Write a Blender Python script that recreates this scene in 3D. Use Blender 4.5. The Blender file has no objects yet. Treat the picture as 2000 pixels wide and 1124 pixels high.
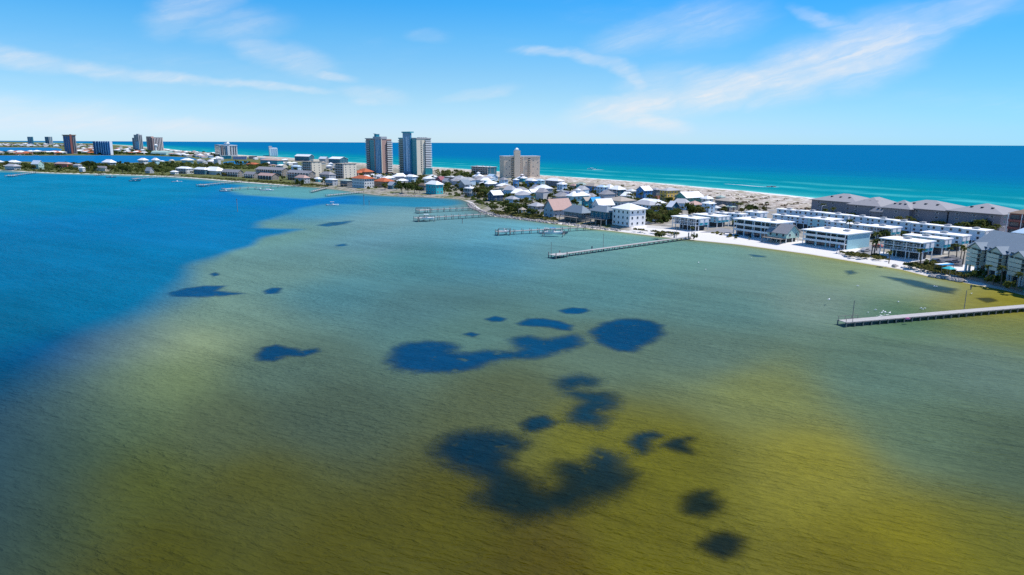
import bpy, bmesh, math, random
import numpy as np
from mathutils import Vector, Matrix

SC = bpy.context.scene
COL = SC.collection
RNG = random.Random(7)
NPR = np.random.default_rng(7)

# ------------------------------------------------------------------ camera
CAM_H = 45.0
FPX = 2000 * 24 / 36.0
PITCH = math.radians(11.97)
ROLL = math.radians(0.275)
_f = np.array([0, math.cos(PITCH), -math.sin(PITCH)])
_r0 = np.array([1.0, 0, 0])
_u0 = np.cross(_r0, _f)
_R = math.cos(ROLL) * _r0 + math.sin(ROLL) * _u0
_U = math.cos(ROLL) * _u0 - math.sin(ROLL) * _r0
CAMP = np.array([0, 0, CAM_H])
cam_data = bpy.data.cameras.new("camera")
cam_data.lens = 24
cam_data.sensor_width = 36
cam_data.clip_start = 1
cam_data.clip_end = 200000
cam = bpy.data.objects.new("camera", cam_data)
COL.objects.link(cam)
cam.matrix_world = Matrix(((_R[0], _U[0], -_f[0], 0), (_R[1], _U[1], -_f[1], 0), (_R[2], _U[2], -_f[2], CAM_H), (0, 0, 0, 1)))
SC.camera = cam


def ray(px, py):
    return _f + (px - 1000) / FPX * _R - (py - 562) / FPX * _U


def G(px, py, z=0.0):
    """the point of the level z that the surveyed photo position stands on"""
    d = ray(px, py)
    t = (z - CAM_H) / d[2]
    p = CAMP + t * d
    return np.array([p[0], p[1]])


def proj(x, y, z=0.0):
    p = np.array([x, y, z]) - CAMP
    w = p @ _f
    return 1000 + FPX * (p @ _R) / w, 562 - FPX * (p @ _U) / w


def zat(x, y, py):
    """height over the point (x, y) that lies on the photo's row py"""
    k = -(py - 562) / FPX
    a = np.array([x, y, -CAM_H])
    return float((k * (a @ _f) - a @ _U) / (_U[2] - k * _f[2]))


# ------------------------------------------------------------------ world, sun, exposure
SUN_AZ = math.radians(8)      # towards the gulf side, to the right
SUN_EL = math.radians(58)
sun_dir = Vector((math.cos(SUN_EL) * math.cos(SUN_AZ), math.cos(SUN_EL) * math.sin(SUN_AZ), math.sin(SUN_EL)))
sd_ = bpy.data.lights.new("sun", "SUN")
sd_.energy = 5.0
sd_.angle = math.radians(0.5)
sd_.color = (1.0, 0.95, 0.88)
sun = bpy.data.objects.new("sun", sd_)
COL.objects.link(sun)
sun.rotation_euler = sun_dir.to_track_quat("Z", "Y").to_euler()
sun.location = (200, 0, 300)

SC.view_settings.view_transform = "Standard"
SC.view_settings.look = "None"
SC.view_settings.exposure = 0.0
SC.view_settings.gamma = 1.0
SC.view_settings.use_curve_mapping = False
SC.render.engine = "CYCLES"
SC.cycles.max_bounces = 6
SC.cycles.transparent_max_bounces = 12
SC.cycles.sample_clamp_indirect = 4.0
SC.cycles.use_denoising = False


class NT:
    """small helper to write node trees as expressions"""

    def __init__(self, tree):
        self.t = tree

    def n(self, typ, **kw):
        nd = self.t.nodes.new(typ)
        for k, v in kw.items():
            setattr(nd, k, v)
        return nd

    def link(self, a, b):
        self.t.links.new(a, b)

    def put(self, sock, v):
        if isinstance(v, bpy.types.NodeSocket):
            self.link(v, sock)
        else:
            sock.default_value = v

    def m(self, op, a, b=0.0, c=0.0, clamp=False):
        nd = self.n("ShaderNodeMath", operation=op)
        nd.use_clamp = clamp
        self.put(nd.inputs[0], a)
        self.put(nd.inputs[1], b)
        self.put(nd.inputs[2], c)
        return nd.outputs[0]

    def smooth(self, x, lo, hi, a=0.0, b=1.0):
        nd = self.n("ShaderNodeMapRange", interpolation_type="SMOOTHSTEP")
        self.put(nd.inputs[0], x)
        nd.inputs[1].default_value = lo
        nd.inputs[2].default_value = hi
        nd.inputs[3].default_value = a
        nd.inputs[4].default_value = b
        return nd.outputs[0]

    def mix(self, fac, a, b, blend="MIX"):
        nd = self.n("ShaderNodeMix", data_type="RGBA", blend_type=blend)
        self.put(nd.inputs[0], fac)
        self.put(nd.inputs[6], a if isinstance(a, bpy.types.NodeSocket) else (*a[:3], 1))
        self.put(nd.inputs[7], b if isinstance(b, bpy.types.NodeSocket) else (*b[:3], 1))
        return nd.outputs[2]

    def noise(self, vec, scale, detail=3.0, rough=0.55, dist=0.0, color=False):
        nd = self.n("ShaderNodeTexNoise")
        if vec is not None:
            self.link(vec, nd.inputs["Vector"])
        nd.inputs["Scale"].default_value = scale
        nd.inputs["Detail"].default_value = detail
        nd.inputs["Roughness"].default_value = rough
        nd.inputs["Distortion"].default_value = dist
        return nd.outputs["Color" if color else "Fac"]

    def mapping(self, vec, scale=(1, 1, 1), rot=(0, 0, 0), loc=(0, 0, 0)):
        nd = self.n("ShaderNodeMapping")
        self.link(vec, nd.inputs[0])
        nd.inputs["Scale"].default_value = scale
        nd.inputs["Rotation"].default_value = rot
        nd.inputs["Location"].default_value = loc
        return nd.outputs[0]

    def mapr(self, vec, size, rot=0.0):
        """coordinates along streaks: size = their length and width, rot = their heading"""
        nd = self.n("ShaderNodeMapping", vector_type="TEXTURE")
        self.link(vec, nd.inputs[0])
        nd.inputs["Scale"].default_value = (size[0], size[1], 1)
        nd.inputs["Rotation"].default_value = (0, 0, rot)
        return nd.outputs[0]

    def xyz(self, x, y, z=0.0):
        nd = self.n("ShaderNodeCombineXYZ")
        self.put(nd.inputs[0], x)
        self.put(nd.inputs[1], y)
        self.put(nd.inputs[2], z)
        return nd.outputs[0]


def build_world():
    w = bpy.data.worlds.new("World")
    SC.world = w
    w.use_nodes = True
    t = w.node_tree
    t.nodes.clear()
    k = NT(t)
    sky = k.n("ShaderNodeTexSky", sky_type="NISHITA")
    sky.sun_disc = False
    sky.sun_elevation = SUN_EL
    sky.sun_rotation = math.radians(90) - SUN_AZ
    sky.altitude = 40
    sky.air_density = 1.0
    sky.dust_density = 0.15
    sky.ozone_density = 3.0
    tc = k.n("ShaderNodeTexCoord")
    sep = k.n("ShaderNodeSeparateXYZ")
    k.link(tc.outputs["Generated"], sep.inputs[0])
    X, Y, Z = sep.outputs
    el = k.m("MULTIPLY", k.m("ARCSINE", Z), 57.2958)
    az = k.m("MULTIPLY", k.m("ARCTAN2", X, Y), 57.2958)
    # air clarity: the deep blue of dry air above a pale band at the horizon
    ramp = k.n("ShaderNodeValToRGB")
    k.link(k.m("DIVIDE", el, 90.0, clamp=True), ramp.inputs[0])
    cr = ramp.color_ramp
    pts = SKY_TINT
    while len(cr.elements) < len(pts):
        cr.elements.new(0.5)
    for e, (p, c) in zip(cr.elements, pts):
        e.position = p / 90.0
        e.color = (*c, 1)
    clear = k.mix(1.0, sky.outputs[0], ramp.outputs[0], "MULTIPLY")
    side = k.mix(k.smooth(X, -0.1, 0.9), (1, 1, 1), (0.42, 0.76, 0.92))
    clear = k.mix(1.0, clear, side, "MULTIPLY")
    # cirrus: streaks given as runs of (azimuth, elevation) in degrees
    wob = k.noise(k.xyz(k.m("MULTIPLY", az, 0.35), k.m("MULTIPLY", el, 0.8)), 1.0, 4, 0.6, color=True)
    ws = k.n("ShaderNodeSeparateColor")
    k.link(wob, ws.inputs[0])
    az2 = k.m("ADD", az, k.m("MULTIPLY", k.m("SUBTRACT", ws.outputs[0], 0.5), 1.6))
    el2 = k.m("ADD", el, k.m("MULTIPLY", k.m("SUBTRACT", ws.outputs[1], 0.5), 0.9))
    total = None
    warped = k.xyz(az2, el2)
    for run, inten in CIRRUS:
        for (x0, y0, w0), (x1, y1, w1) in zip(run[:-1], run[1:]):
            dx, dy = x1 - x0, y1 - y0
            L = math.hypot(dx, dy)
            mp = k.n("ShaderNodeMapping", vector_type="TEXTURE")
            k.link(warped, mp.inputs[0])
            mp.inputs["Location"].default_value = ((x0 + x1) / 2, (y0 + y1) / 2, 0)
            mp.inputs["Rotation"].default_value = (0, 0, math.atan2(dy, dx))
            w = (w0 + w1) / 2 * 2.1
            mp.inputs["Scale"].default_value = (L * 0.85 + w, w, 1)
            gr = k.n("ShaderNodeTexGradient", gradient_type="SPHERICAL")
            k.link(mp.outputs[0], gr.inputs[0])
            g = k.m("MULTIPLY", k.smooth(gr.outputs[1], 0.0, 0.8), inten * 1.15)
            total = g if total is None else k.m("MAXIMUM", total, g)
    total = k.m("MINIMUM", total, 1.0)
    fib = k.noise(k.mapr(k.xyz(az2, el2), (7.0, 0.55), math.radians(16)), 1.0, 6, 0.62, 0.4)
    fib2 = k.noise(k.mapr(k.xyz(az2, el2), (3.0, 1.3), math.radians(10)), 1.0, 5, 0.6)
    fm = k.m("MULTIPLY", k.smooth(fib, 0.28, 0.72), k.smooth(fib2, 0.22, 0.68))
    cov = k.m("MULTIPLY", total, k.m("ADD", k.m("MULTIPLY", fm, 0.5), 0.42))
    veil = k.m("MULTIPLY", k.smooth(k.noise(k.mapping(k.xyz(az, el), (0.035, 0.18, 1), (0, 0, 0.2)), 1.0, 6, 0.6), 0.48, 0.85), 0.22)
    cov = k.m("ADD", cov, k.m("MULTIPLY", veil, k.m("ADD", fm, 0.3)), clamp=True)
    cov = k.m("MULTIPLY", cov, k.smooth(el, 0.0, 1.2))
    col = k.mix(cov, clear, CLOUD_COL)
    bg = k.n("ShaderNodeBackground")
    k.link(col, bg.inputs[0])
    bg.inputs[1].default_value = 0.12
    out = k.n("ShaderNodeOutputWorld")
    k.link(bg.outputs[0], out.inputs[0])


def AE(px, py, w):
    """photo position -> azimuth, elevation; w = width in photo px -> degrees"""
    d = ray(px, py)
    d = d / np.linalg.norm(d)
    return (math.degrees(math.atan2(d[0], d[1])), math.degrees(math.asin(d[2])), w / FPX * 57.3)


SKY_TINT = [(0.0, (0.742, 1.067, 1.667)), (1.0, (0.738, 1.008, 1.567)), (2.0, (0.708, 0.988, 1.417)), (3.6, (0.658, 0.963, 1.275)), (5.4, (0.567, 0.95, 1.242)), (8.1, (0.4, 0.958, 1.292)), (10.7, (0.208, 0.917, 1.375)), (16, (0.142, 0.833, 1.417)), (35, (0.3, 0.95, 1.5)), (90, (0.45, 0.95, 1.4))]
CLOUD_COL = (6.9, 7.15, 7.5)
CIRRUS = [([AE(*p) for p in run], i) for run, i in [
    ([(1150, 222, 13), (1330, 190, 22), (1500, 158, 24), (1640, 118, 38), (1750, 80, 34)], 0.85),
    ([(1560, 140, 14), (1660, 100, 24), (1750, 72, 24)], 0.6),
    ([(1740, 78, 26), (1840, 40, 22), (1950, -5, 16)], 0.5),
    ([(1160, 214, 14), (1240, 230, 18), (1320, 248, 8)], 0.8),
    ([(1220, 212, 22), (1330, 200, 26), (1400, 190, 14)], 0.45),
    ([(1560, 22, 6), (1620, 48, 8), (1740, 70, 14)], 0.38),
    ([(1020, 100, 5), (1120, 106, 7), (1200, 124, 9), (1235, 145, 11), (1258, 172, 14)], 0.5),
    ([(1240, 165, 16), (1330, 150, 18), (1380, 150, 10)], 0.35),
    ([(1190, 85, 12), (1300, 56, 26), (1440, 36, 26)], 0.32),
    ([(1470, 202, 9), (1525, 178, 9)], 0.5),
    ([(-120, 92, 12), (0, 110, 12), (110, 128, 10), (250, 147, 7), (400, 156, 5), (620, 176, 5)], 0.55),
    ([(330, 36, 16), (390, 6, 26), (440, -20, 24)], 0.42),
    ([(400, 52, 12), (520, 48, 26)], 0.3),
    ([(480, 92, 10), (560, 112, 20), (620, 128, 16)], 0.4),
    ([(612, 143, 5), (682, 152, 5)], 0.6),
    ([(690, 178, 10), (770, 190, 10)], 0.35),
    ([(700, 196, 6), (735, 198, 6)], 0.45),
    ([(880, 192, 7), (985, 176, 7)], 0.35),
    ([(810, 72, 8), (860, 72, 8)], 0.2),
    ([(-200, 235, 30), (60, 238, 26), (260, 250, 20), (480, 268, 12)], 0.62),
    ([(1960, -60, 26), (2200, -190, 60)], 0.5),
    ([(-420, 60, 20), (-150, 84, 14)], 0.5),
]]
build_world()

# ------------------------------------------------------------------ helpers for things and meshes
def lin(c):
    c = np.asarray(c, float) / 255
    return np.where(c <= 0.04045, c / 12.92, ((c + 0.055) / 1.055) ** 2.4)


MATS = {}


def new_mat(name):
    m = bpy.data.materials.new(name)
    m.use_nodes = True
    m.node_tree.nodes.clear()
    k = NT(m.node_tree)
    out = k.n("ShaderNodeOutputMaterial")
    return m, k, out


def paint(name, col, rough=0.7, var=0.12, scale=0.6, bump=0.0, metal=0.0, spec=0.4):
    """weathered flat colour"""
    if name in MATS:
        return MATS[name]
    m, k, out = new_mat(name)
    g = k.n("ShaderNodeNewGeometry")
    f = k.noise(g.outputs["Position"], scale, 4, 0.6)
    f2 = k.noise(k.mapping(g.outputs["Position"], (2.2, 2.2, 0.25)), scale * 1.7, 3, 0.6)
    v = k.m("ADD", k.m("MULTIPLY", k.m("ADD", k.m("SUBTRACT", f, 0.5), k.m("SUBTRACT", f2, 0.5)), var * 1.6), 1.0)
    b = k.n("ShaderNodeBsdfPrincipled")
    k.link(k.mix(1.0, col, k.xyz(v, v, v), "MULTIPLY"), b.inputs["Base Color"])
    b.inputs["Roughness"].default_value = rough
    b.inputs["Metallic"].default_value = metal
    b.inputs["Specular IOR Level"].default_value = spec
    if bump:
        bp = k.n("ShaderNodeBump")
        bp.inputs["Strength"].default_value = bump
        bp.inputs["Distance"].default_value = 0.1
        k.link(f2, bp.inputs["Height"])
        k.link(bp.outputs[0], b.inputs["Normal"])
    k.link(b.outputs[0], out.inputs[0])
    MATS[name] = m
    return m


class MB:
    """collects shapes for ONE mesh object"""

    def __init__(self):
        self.v, self.f, self.mi = [], [], []

    def poly(self, pts, faces, mi=0):
        o = len(self.v)
        self.v += [tuple(p) for p in pts]
        for f in faces:
            self.f.append(tuple(i + o for i in f))
            self.mi.append(mi)
        return self

    def box(self, x0, x1, y0, y1, z0, z1, mi=0):
        p = [(x0, y0, z0), (x1, y0, z0), (x1, y1, z0), (x0, y1, z0), (x0, y0, z1), (x1, y0, z1), (x1, y1, z1), (x0, y1, z1)]
        return self.poly(p, [(3, 2, 1, 0), (4, 5, 6, 7), (0, 1, 5, 4), (1, 2, 6, 5), (2, 3, 7, 6), (3, 0, 4, 7)], mi)

    def loft(self, rings, mi=0, cap=True):
        """rings of equal count, bottom to top, counter-clockwise"""
        n = len(rings[0])
        pts = [p for r in rings for p in r]
        fs = []
        for k in range(len(rings) - 1):
            for i in range(n):
                j = (i + 1) % n
                fs.append((k * n + i, k * n + j, (k + 1) * n + j, (k + 1) * n + i))
        if cap:
            fs.append(tuple(reversed(range(n))))
            fs.append(tuple(range((len(rings) - 1) * n, len(rings) * n)))
        return self.poly(pts, fs, mi)

    def cyl(self, x, y, z0, z1, r0, r1=None, n=8, mi=0):
        r1 = r0 if r1 is None else r1
        ring = lambda r, z: [(x + r * math.cos(2 * math.pi * i / n), y + r * math.sin(2 * math.pi * i / n), z) for i in range(n)]
        return self.loft([ring(r0, z0), ring(r1, z1)], mi)

    def bar(self, a, b, r, mi=0):
        a, b = Vector(a), Vector(b)
        d = (b - a).normalized()
        s = d.cross(Vector((0, 0, 1)))
        s = Vector((1, 0, 0)) if s.length < 1e-3 else s.normalized()
        t = s.cross(d)
        q = [s * r + t * r, -s * r + t * r, -s * r - t * r, s * r - t * r]
        return self.loft([[a + w for w in q], [b + w for w in q]], mi)

    def prism(self, pts, y0, y1, mi=0, axis="y"):
        """2-D outline (counter-clockwise in x,z seen from -y) pushed from y0 to y1"""
        n = len(pts)
        if axis == "y":
            P = [(x, y0, z) for x, z in pts] + [(x, y1, z) for x, z in pts]
        else:
            P = [(y0, x, z) for x, z in pts] + [(y1, x, z) for x, z in pts]
        fs = [tuple(range(n)), tuple(reversed(range(n, 2 * n)))]
        for i in range(n):
            j = (i + 1) % n
            fs.append((j, i, n + i, n + j))
        if axis != "y":
            fs = [tuple(reversed(f)) for f in fs]
        return self.poly(P, fs, mi)

    def mesh(self, name, mats, smooth=False):
        me = bpy.data.meshes.new(name)
        me.from_pydata(self.v, [], self.f)
        for m in (mats if isinstance(mats, (list, tuple)) else [mats]):
            me.materials.append(m)
        if any(self.mi):
            me.polygons.foreach_set("material_index", self.mi)
        if smooth:
            me.polygons.foreach_set("use_smooth", [True] * len(self.f))
        me.update()
        return me

    def build(self, name, mats, parent=None, smooth=False, loc=None):
        return link(name, self.mesh(name, mats, smooth), parent, loc)


def link(name, mesh, parent=None, loc=None, rz=0.0, scale=None):
    o = bpy.data.objects.new(name, mesh)
    COL.objects.link(o)
    if parent is not None:
        o.parent = parent
    if loc is not None:
        o.location = loc
    if rz:
        o.rotation_euler = (0, 0, rz)
    if scale is not None:
        o.scale = scale
    return o


def tag(o, label=None, cat=None, group=None, kind=None):
    for a, v in (("label", label), ("category", cat), ("group", group), ("kind", kind)):
        if v:
            o[a] = v
    return o


def thing(name, label, cat, loc=(0, 0, 0), rz=0.0, group=None):
    o = bpy.data.objects.new(name, None)
    o.empty_display_size = 0.5
    COL.objects.link(o)
    o.location = loc
    o.rotation_euler = (0, 0, rz)
    return tag(o, label, cat, group)


def add_attr(me, name, arr):
    if arr.ndim == 2:
        a = me.attributes.new(name, "FLOAT_COLOR", "POINT")
        a.data.foreach_set("color", np.concatenate([arr, np.ones((len(arr), 1))], 1).astype(np.float32).ravel())
    else:
        a = me.attributes.new(name, "FLOAT", "POINT")
        a.data.foreach_set("value", arr.astype(np.float32))


def grid_mesh(name, P, quads, mats):
    me = bpy.data.meshes.new(name)
    me.vertices.add(len(P))
    me.vertices.foreach_set("co", P.astype(np.float32).ravel())
    nq = len(quads)
    me.loops.add(nq * 4)
    me.loops.foreach_set("vertex_index", quads.astype(np.int32).ravel())
    me.polygons.add(nq)
    me.polygons.foreach_set("loop_start", np.arange(0, nq * 4, 4, dtype=np.int32))
    me.polygons.foreach_set("loop_total", np.full(nq, 4, dtype=np.int32))
    me.polygons.foreach_set("use_smooth", np.ones(nq, dtype=bool))
    me.materials.append(mats)
    me.update(calc_edges=True)
    return me


def seg_dist(P, L, closed=False):
    """distance of points P to the run of points L"""
    best = np.full(len(P), 1e18)
    n = len(L)
    for i in range(n if closed else n - 1):
        a, b = L[i], L[(i + 1) % n]
        ab = b - a
        t = np.clip(((P - a) @ ab) / (ab @ ab), 0, 1)
        q = P - (a + t[:, None] * ab)
        best = np.minimum(best, (q * q).sum(1))
    return np.sqrt(best)


def inside(P, poly):
    x, y = P[:, 0], P[:, 1]
    r = np.zeros(len(P), bool)
    n = len(poly)
    for i in range(n):
        x0, y0 = poly[i]
        x1, y1 = poly[(i + 1) % n]
        c = (y0 > y) != (y1 > y)
        with np.errstate(divide="ignore", invalid="ignore"):
            xi = (x1 - x0) * (y - y0) / (y1 - y0) + x0
        r ^= c & (x < xi)
    return r


def signed(P, poly):
    d = seg_dist(P, poly, True)
    return np.where(inside(P, poly), d, -d)


def GP(pts, z=0.0):
    return np.array([G(x, y, z) for x, y in pts])


def vproj(P):
    q = np.concatenate([P, np.zeros((len(P), 1))], 1) - CAMP if P.shape[1] == 2 else P - CAMP
    w = q @ _f
    w = np.where(w < 1, 1, w)
    return 1000 + FPX * (q @ _R) / w, 562 - FPX * (q @ _U) / w


def sstep(x, a, b):
    t = np.clip((x - a) / (b - a), 0, 1)
    return t * t * (3 - 2 * t)


# ------------------------------------------------------------------ shorelines, measured on the water level
BAY_PX = [(2900, 850), (2500, 720), (2250, 645), (2100, 604), (2000, 577), (1960, 567), (1900, 556), (1860, 548), (1815, 541), (1760, 527), (1700, 517), (1640, 507),
          (1580, 497), (1500, 486), (1440, 478), (1390, 473), (1340, 468), (1290, 463), (1240, 457), (1200, 452), (1160, 448), (1120, 442),
          (1080, 437), (1040, 432), (1000, 427), (962, 423), (945, 417), (930, 410), (920, 402), (916, 396), (900, 390), (880, 388), (850, 386.5),
          (820, 385), (780, 384), (740, 382), (700, 376.5), (660, 371), (620, 367), (560, 363), (520, 360), (480, 357), (440, 354),
          (400, 350.5), (360, 347.5), (320, 345), (260, 343), (200, 341), (140, 340), (80, 338), (0, 333), (-150, 328), (-400, 324)]
LAGOON_PX = [(-400, 315.5), (0, 315.5), (60, 317), (150, 319.5), (230, 320), (280, 318), (340, 315), (372, 314), (386, 311.5), (372, 308.5), (330, 306),
             (290, 304.5), (200, 304), (60, 304.5), (0, 304), (-400, 303.5)]
FAR_PX = [(-400, 297), (0, 297), (60, 297), (115, 296.5), (122, 292), (108, 288.8), (0, 288), (-400, 287)]
GULF_PX = [(-400, 277), (-100, 277), (0, 277.2), (60, 278), (110, 279.5), (190, 281), (250, 284.5), (320, 290.5), (340, 293), (380, 296.5), (420, 300), (480, 304),
           (560, 308.5), (640, 314), (700, 319), (760, 322), (850, 327.5), (920, 332), (1000, 338), (1060, 343.5), (1100, 346), (1150, 349),
           (1200, 352.5), (1250, 356), (1300, 360), (1350, 364.5), (1400, 369), (1450, 373), (1500, 378), (1560, 384), (1620, 390.5), (1700, 400),
           (1800, 412), (1900, 424), (2000, 438), (2250, 474), (2500, 512), (2900, 575)]
BAY, LAGOON, FAR, GULF = GP(BAY_PX), GP(LAGOON_PX), GP(FAR_PX), GP(GULF_PX)
LAND = np.concatenate([BAY, LAGOON, FAR, GULF])
POND = GP([(436, 321.5), (470, 322.5), (492, 320), (484, 315.5), (452, 315), (436, 317)])
AXIS_PX = [(2900, 700), (2500, 610), (2000, 505), (1600, 440), (1340, 420), (1000, 372), (700, 345), (400, 330), (200, 324), (0, 322), (-400, 319)]
AXIS = GP(AXIS_PX)


def land_sd(P):
    s = signed(P, LAND)
    return np.minimum(s, -signed(P, POND))


# one polar lattice about the viewpoint carries water and land alike
def lattice(a0, a1, na, radii):
    A = np.radians(np.linspace(a0, a1, na))
    R = np.asarray(radii)
    AA, RR = np.meshgrid(A, R)
    P = np.stack([RR * np.sin(AA), RR * np.cos(AA)], -1).reshape(-1, 2)
    nr = len(R)
    i = np.arange(nr - 1)[:, None] * na + np.arange(na - 1)[None]
    q = np.stack([i, i + 1, i + na + 1, i + na], -1).reshape(-1, 4)
    q = q[:, ::-1]
    return P, q


# ------------------------------------------------------------------ water
def ripples(k, dist_scale=1.0):
    g = k.n("ShaderNodeNewGeometry")
    p = g.outputs["Position"]
    rot = math.radians(-19)
    fine = k.noise(k.mapr(p, (2.2, 0.75), rot), 1.0, 3, 0.6, 0.4)
    mid = k.noise(k.mapr(p, (9.0, 2.6), rot - 0.12), 1.0, 3, 0.6, 0.4)
    swell = k.noise(k.mapr(p, (45.0, 11.0), rot - 0.35), 1.0, 2, 0.5, 0.3)
    h = k.m("ADD", k.m("MULTIPLY", fine, 0.30), k.m("ADD", k.m("MULTIPLY", mid, 0.34), k.m("MULTIPLY", swell, 0.35)))
    calm = k.smooth(k.noise(k.mapr(p, (210, 46), rot - 0.2), 1.0, 4, 0.6, 0.6), 0.3, 0.7, 0.45, 1.25)
    h = k.m("MULTIPLY", h, calm)
    nr = []
    for d in (2.2 * dist_scale, 0.7 * dist_scale):
        bp = k.n("ShaderNodeBump")
        bp.inputs["Strength"].default_value = 1.0
        bp.inputs["Distance"].default_value = d
        k.link(h, bp.inputs["Height"])
        nr.append(bp.outputs[0])
    return p, nr, fine, mid, swell


def water_shader(k, col, nrm, gust, rmax=0.30, rough=0.12):
    fr = k.n("ShaderNodeFresnel")
    fr.inputs["IOR"].default_value = 1.33
    k.link(nrm[1], fr.inputs["Normal"])
    refl = k.m("MINIMUM", k.m("MULTIPLY", fr.outputs[0], gust), rmax)
    d = k.n("ShaderNodeBsdfDiffuse")
    k.link(col, d.inputs[0])
    k.link(nrm[0], d.inputs["Normal"])
    s = k.n("ShaderNodeBsdfGlossy")
    s.inputs["Roughness"].default_value = rough
    s.inputs["Color"].default_value = (0.9, 0.95, 1, 1)
    k.link(nrm[1], s.inputs["Normal"])
    mx = k.n("ShaderNodeMixShader")
    k.link(refl, mx.inputs[0])
    k.link(d.outputs[0], mx.inputs[1])
    k.link(s.outputs[0], mx.inputs[2])
    return mx.outputs[0]


def bay_material(name, grass=False):
    m, k, out = new_mat(name)
    p, nrm, fine, mid, swell = ripples(k, BAY_BUMP)
    at = k.n("ShaderNodeAttribute", attribute_name="wcol")
    patch = k.noise(p, 0.012, 4, 0.6, 0.5)
    band = k.noise(k.mapr(p, (60, 9), math.radians(-36)), 1.0, 3, 0.6, 0.5)
    v = k.m("ADD", 1.0, k.m("ADD", k.m("MULTIPLY", k.m("SUBTRACT", patch, 0.5), 0.5), k.m("MULTIPLY", k.m("SUBTRACT", band, 0.5), 0.36)))
    v = k.m("ADD", v, k.m("ADD", k.m("MULTIPLY", k.m("SUBTRACT", fine, 0.5), 0.42), k.m("MULTIPLY", k.m("SUBTRACT", mid, 0.5), 0.24)))  # light and dark of the ripples also put into the colour
    col = k.mix(1.0, at.outputs["Color"], k.xyz(v, v, v), "MULTIPLY")
    gust = k.m("ADD", 0.008, k.m("MULTIPLY", k.noise(k.mapr(p, (160, 30), -0.35), 1.0, 3, 0.6), 0.035))
    sh = water_shader(k, col, nrm, gust, 0.13)
    if grass:
        al = k.n("ShaderNodeAttribute", attribute_name="cover")
        n1 = k.noise(p, 0.5, 5, 0.7, 0.6)
        n2 = k.noise(p, 0.13, 4, 0.6, 0.8)
        n3 = k.noise(p, 0.22, 3, 0.6, 0.3)
        e = k.m("ADD", al.outputs["Fac"], k.m("ADD", k.m("MULTIPLY", k.m("SUBTRACT", n1, 0.5), 0.5), k.m("MULTIPLY", k.m("SUBTRACT", n2, 0.5), 0.75)))
        a = k.m("MULTIPLY", k.smooth(e, 0.05, 1.0), k.m("SUBTRACT", 1.0, k.m("ADD", k.m("MULTIPLY", k.smooth(n3, 0.58, 0.76), 0.55), k.m("MULTIPLY", n1, 0.34))))
        tr = k.n("ShaderNodeBsdfTransparent")
        mx = k.n("ShaderNodeMixShader")
        k.link(a, mx.inputs[0])
        k.link(tr.outputs[0], mx.inputs[1])
        k.link(sh, mx.inputs[2])
        sh = mx.outputs[0]
    k.link(sh, out.inputs[0])
    return m


# water colours at these places; the albedo also holds far sky reflection
E_LIGHT = 1.65
BAY_BUMP = 1.0


def mixfield(P, pts, power=3.0):
    px, py = vproj(P)
    dist = np.log(np.maximum(np.linalg.norm(P, axis=1), 8))
    ang = np.arctan2(P[:, 0], P[:, 1])
    num = np.zeros((len(P), 3))
    den = np.zeros(len(P))
    for x, y, c in pts:
        g = G(x, y)
        w = 1.0 / (((ang - math.atan2(g[0], g[1])) ** 2 * 3.0 + (dist - math.log(np.linalg.norm(g))) ** 2) + 0.02) ** power
        num += w[:, None] * np.asarray(c)
        den += w
    return num / den[:, None]


def shallow(P):
    return mixfield(P, SHALLOW, 2.6)


def deepmask(P):
    sd = signed(P, DEEP)
    x, y = P[:, 0], P[:, 1]
    wig = 5 * np.sin(x * 0.061 + 2.1 * np.sin(y * 0.037)) + 4 * np.sin(y * 0.083 - x * 0.029 + 1.4 * np.sin(x * 0.11)) + 2.2 * np.sin(x * 0.21 + y * 0.17)
    sd = sd + wig * sstep(np.linalg.norm(P, axis=1), 900, 300) * 0.4 * (0.2 + 0.7 * sstep(np.linalg.norm(P, axis=1), 110, 260))
    r = np.linalg.norm(P, axis=1)
    wd = 5 + 22 * sstep(r, 330, 90) + 6 * sstep(r, 300, 700)
    return sstep(sd, -wd, wd * 0.7)


DEEP = GP([(-900, 1400), (-200, 1124), (-60, 960), (10, 870), (80, 790), (180, 700), (252, 643), (315, 588), (342, 553), (383, 521), (450, 490), (486, 480), (518, 467), (576, 449),
           (495, 446), (518, 431), (562, 417), (585, 405), (640, 398), (720, 401), (810, 405), (870, 403), (905, 398), (905, 392), (850, 388), (780, 386.5), (720, 384), (690, 382),
           (600, 390), (540, 386), (470, 381), (432, 371), (480, 363), (400, 354), (320, 348), (200, 344), (0, 337), (-900, 318)])


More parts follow.
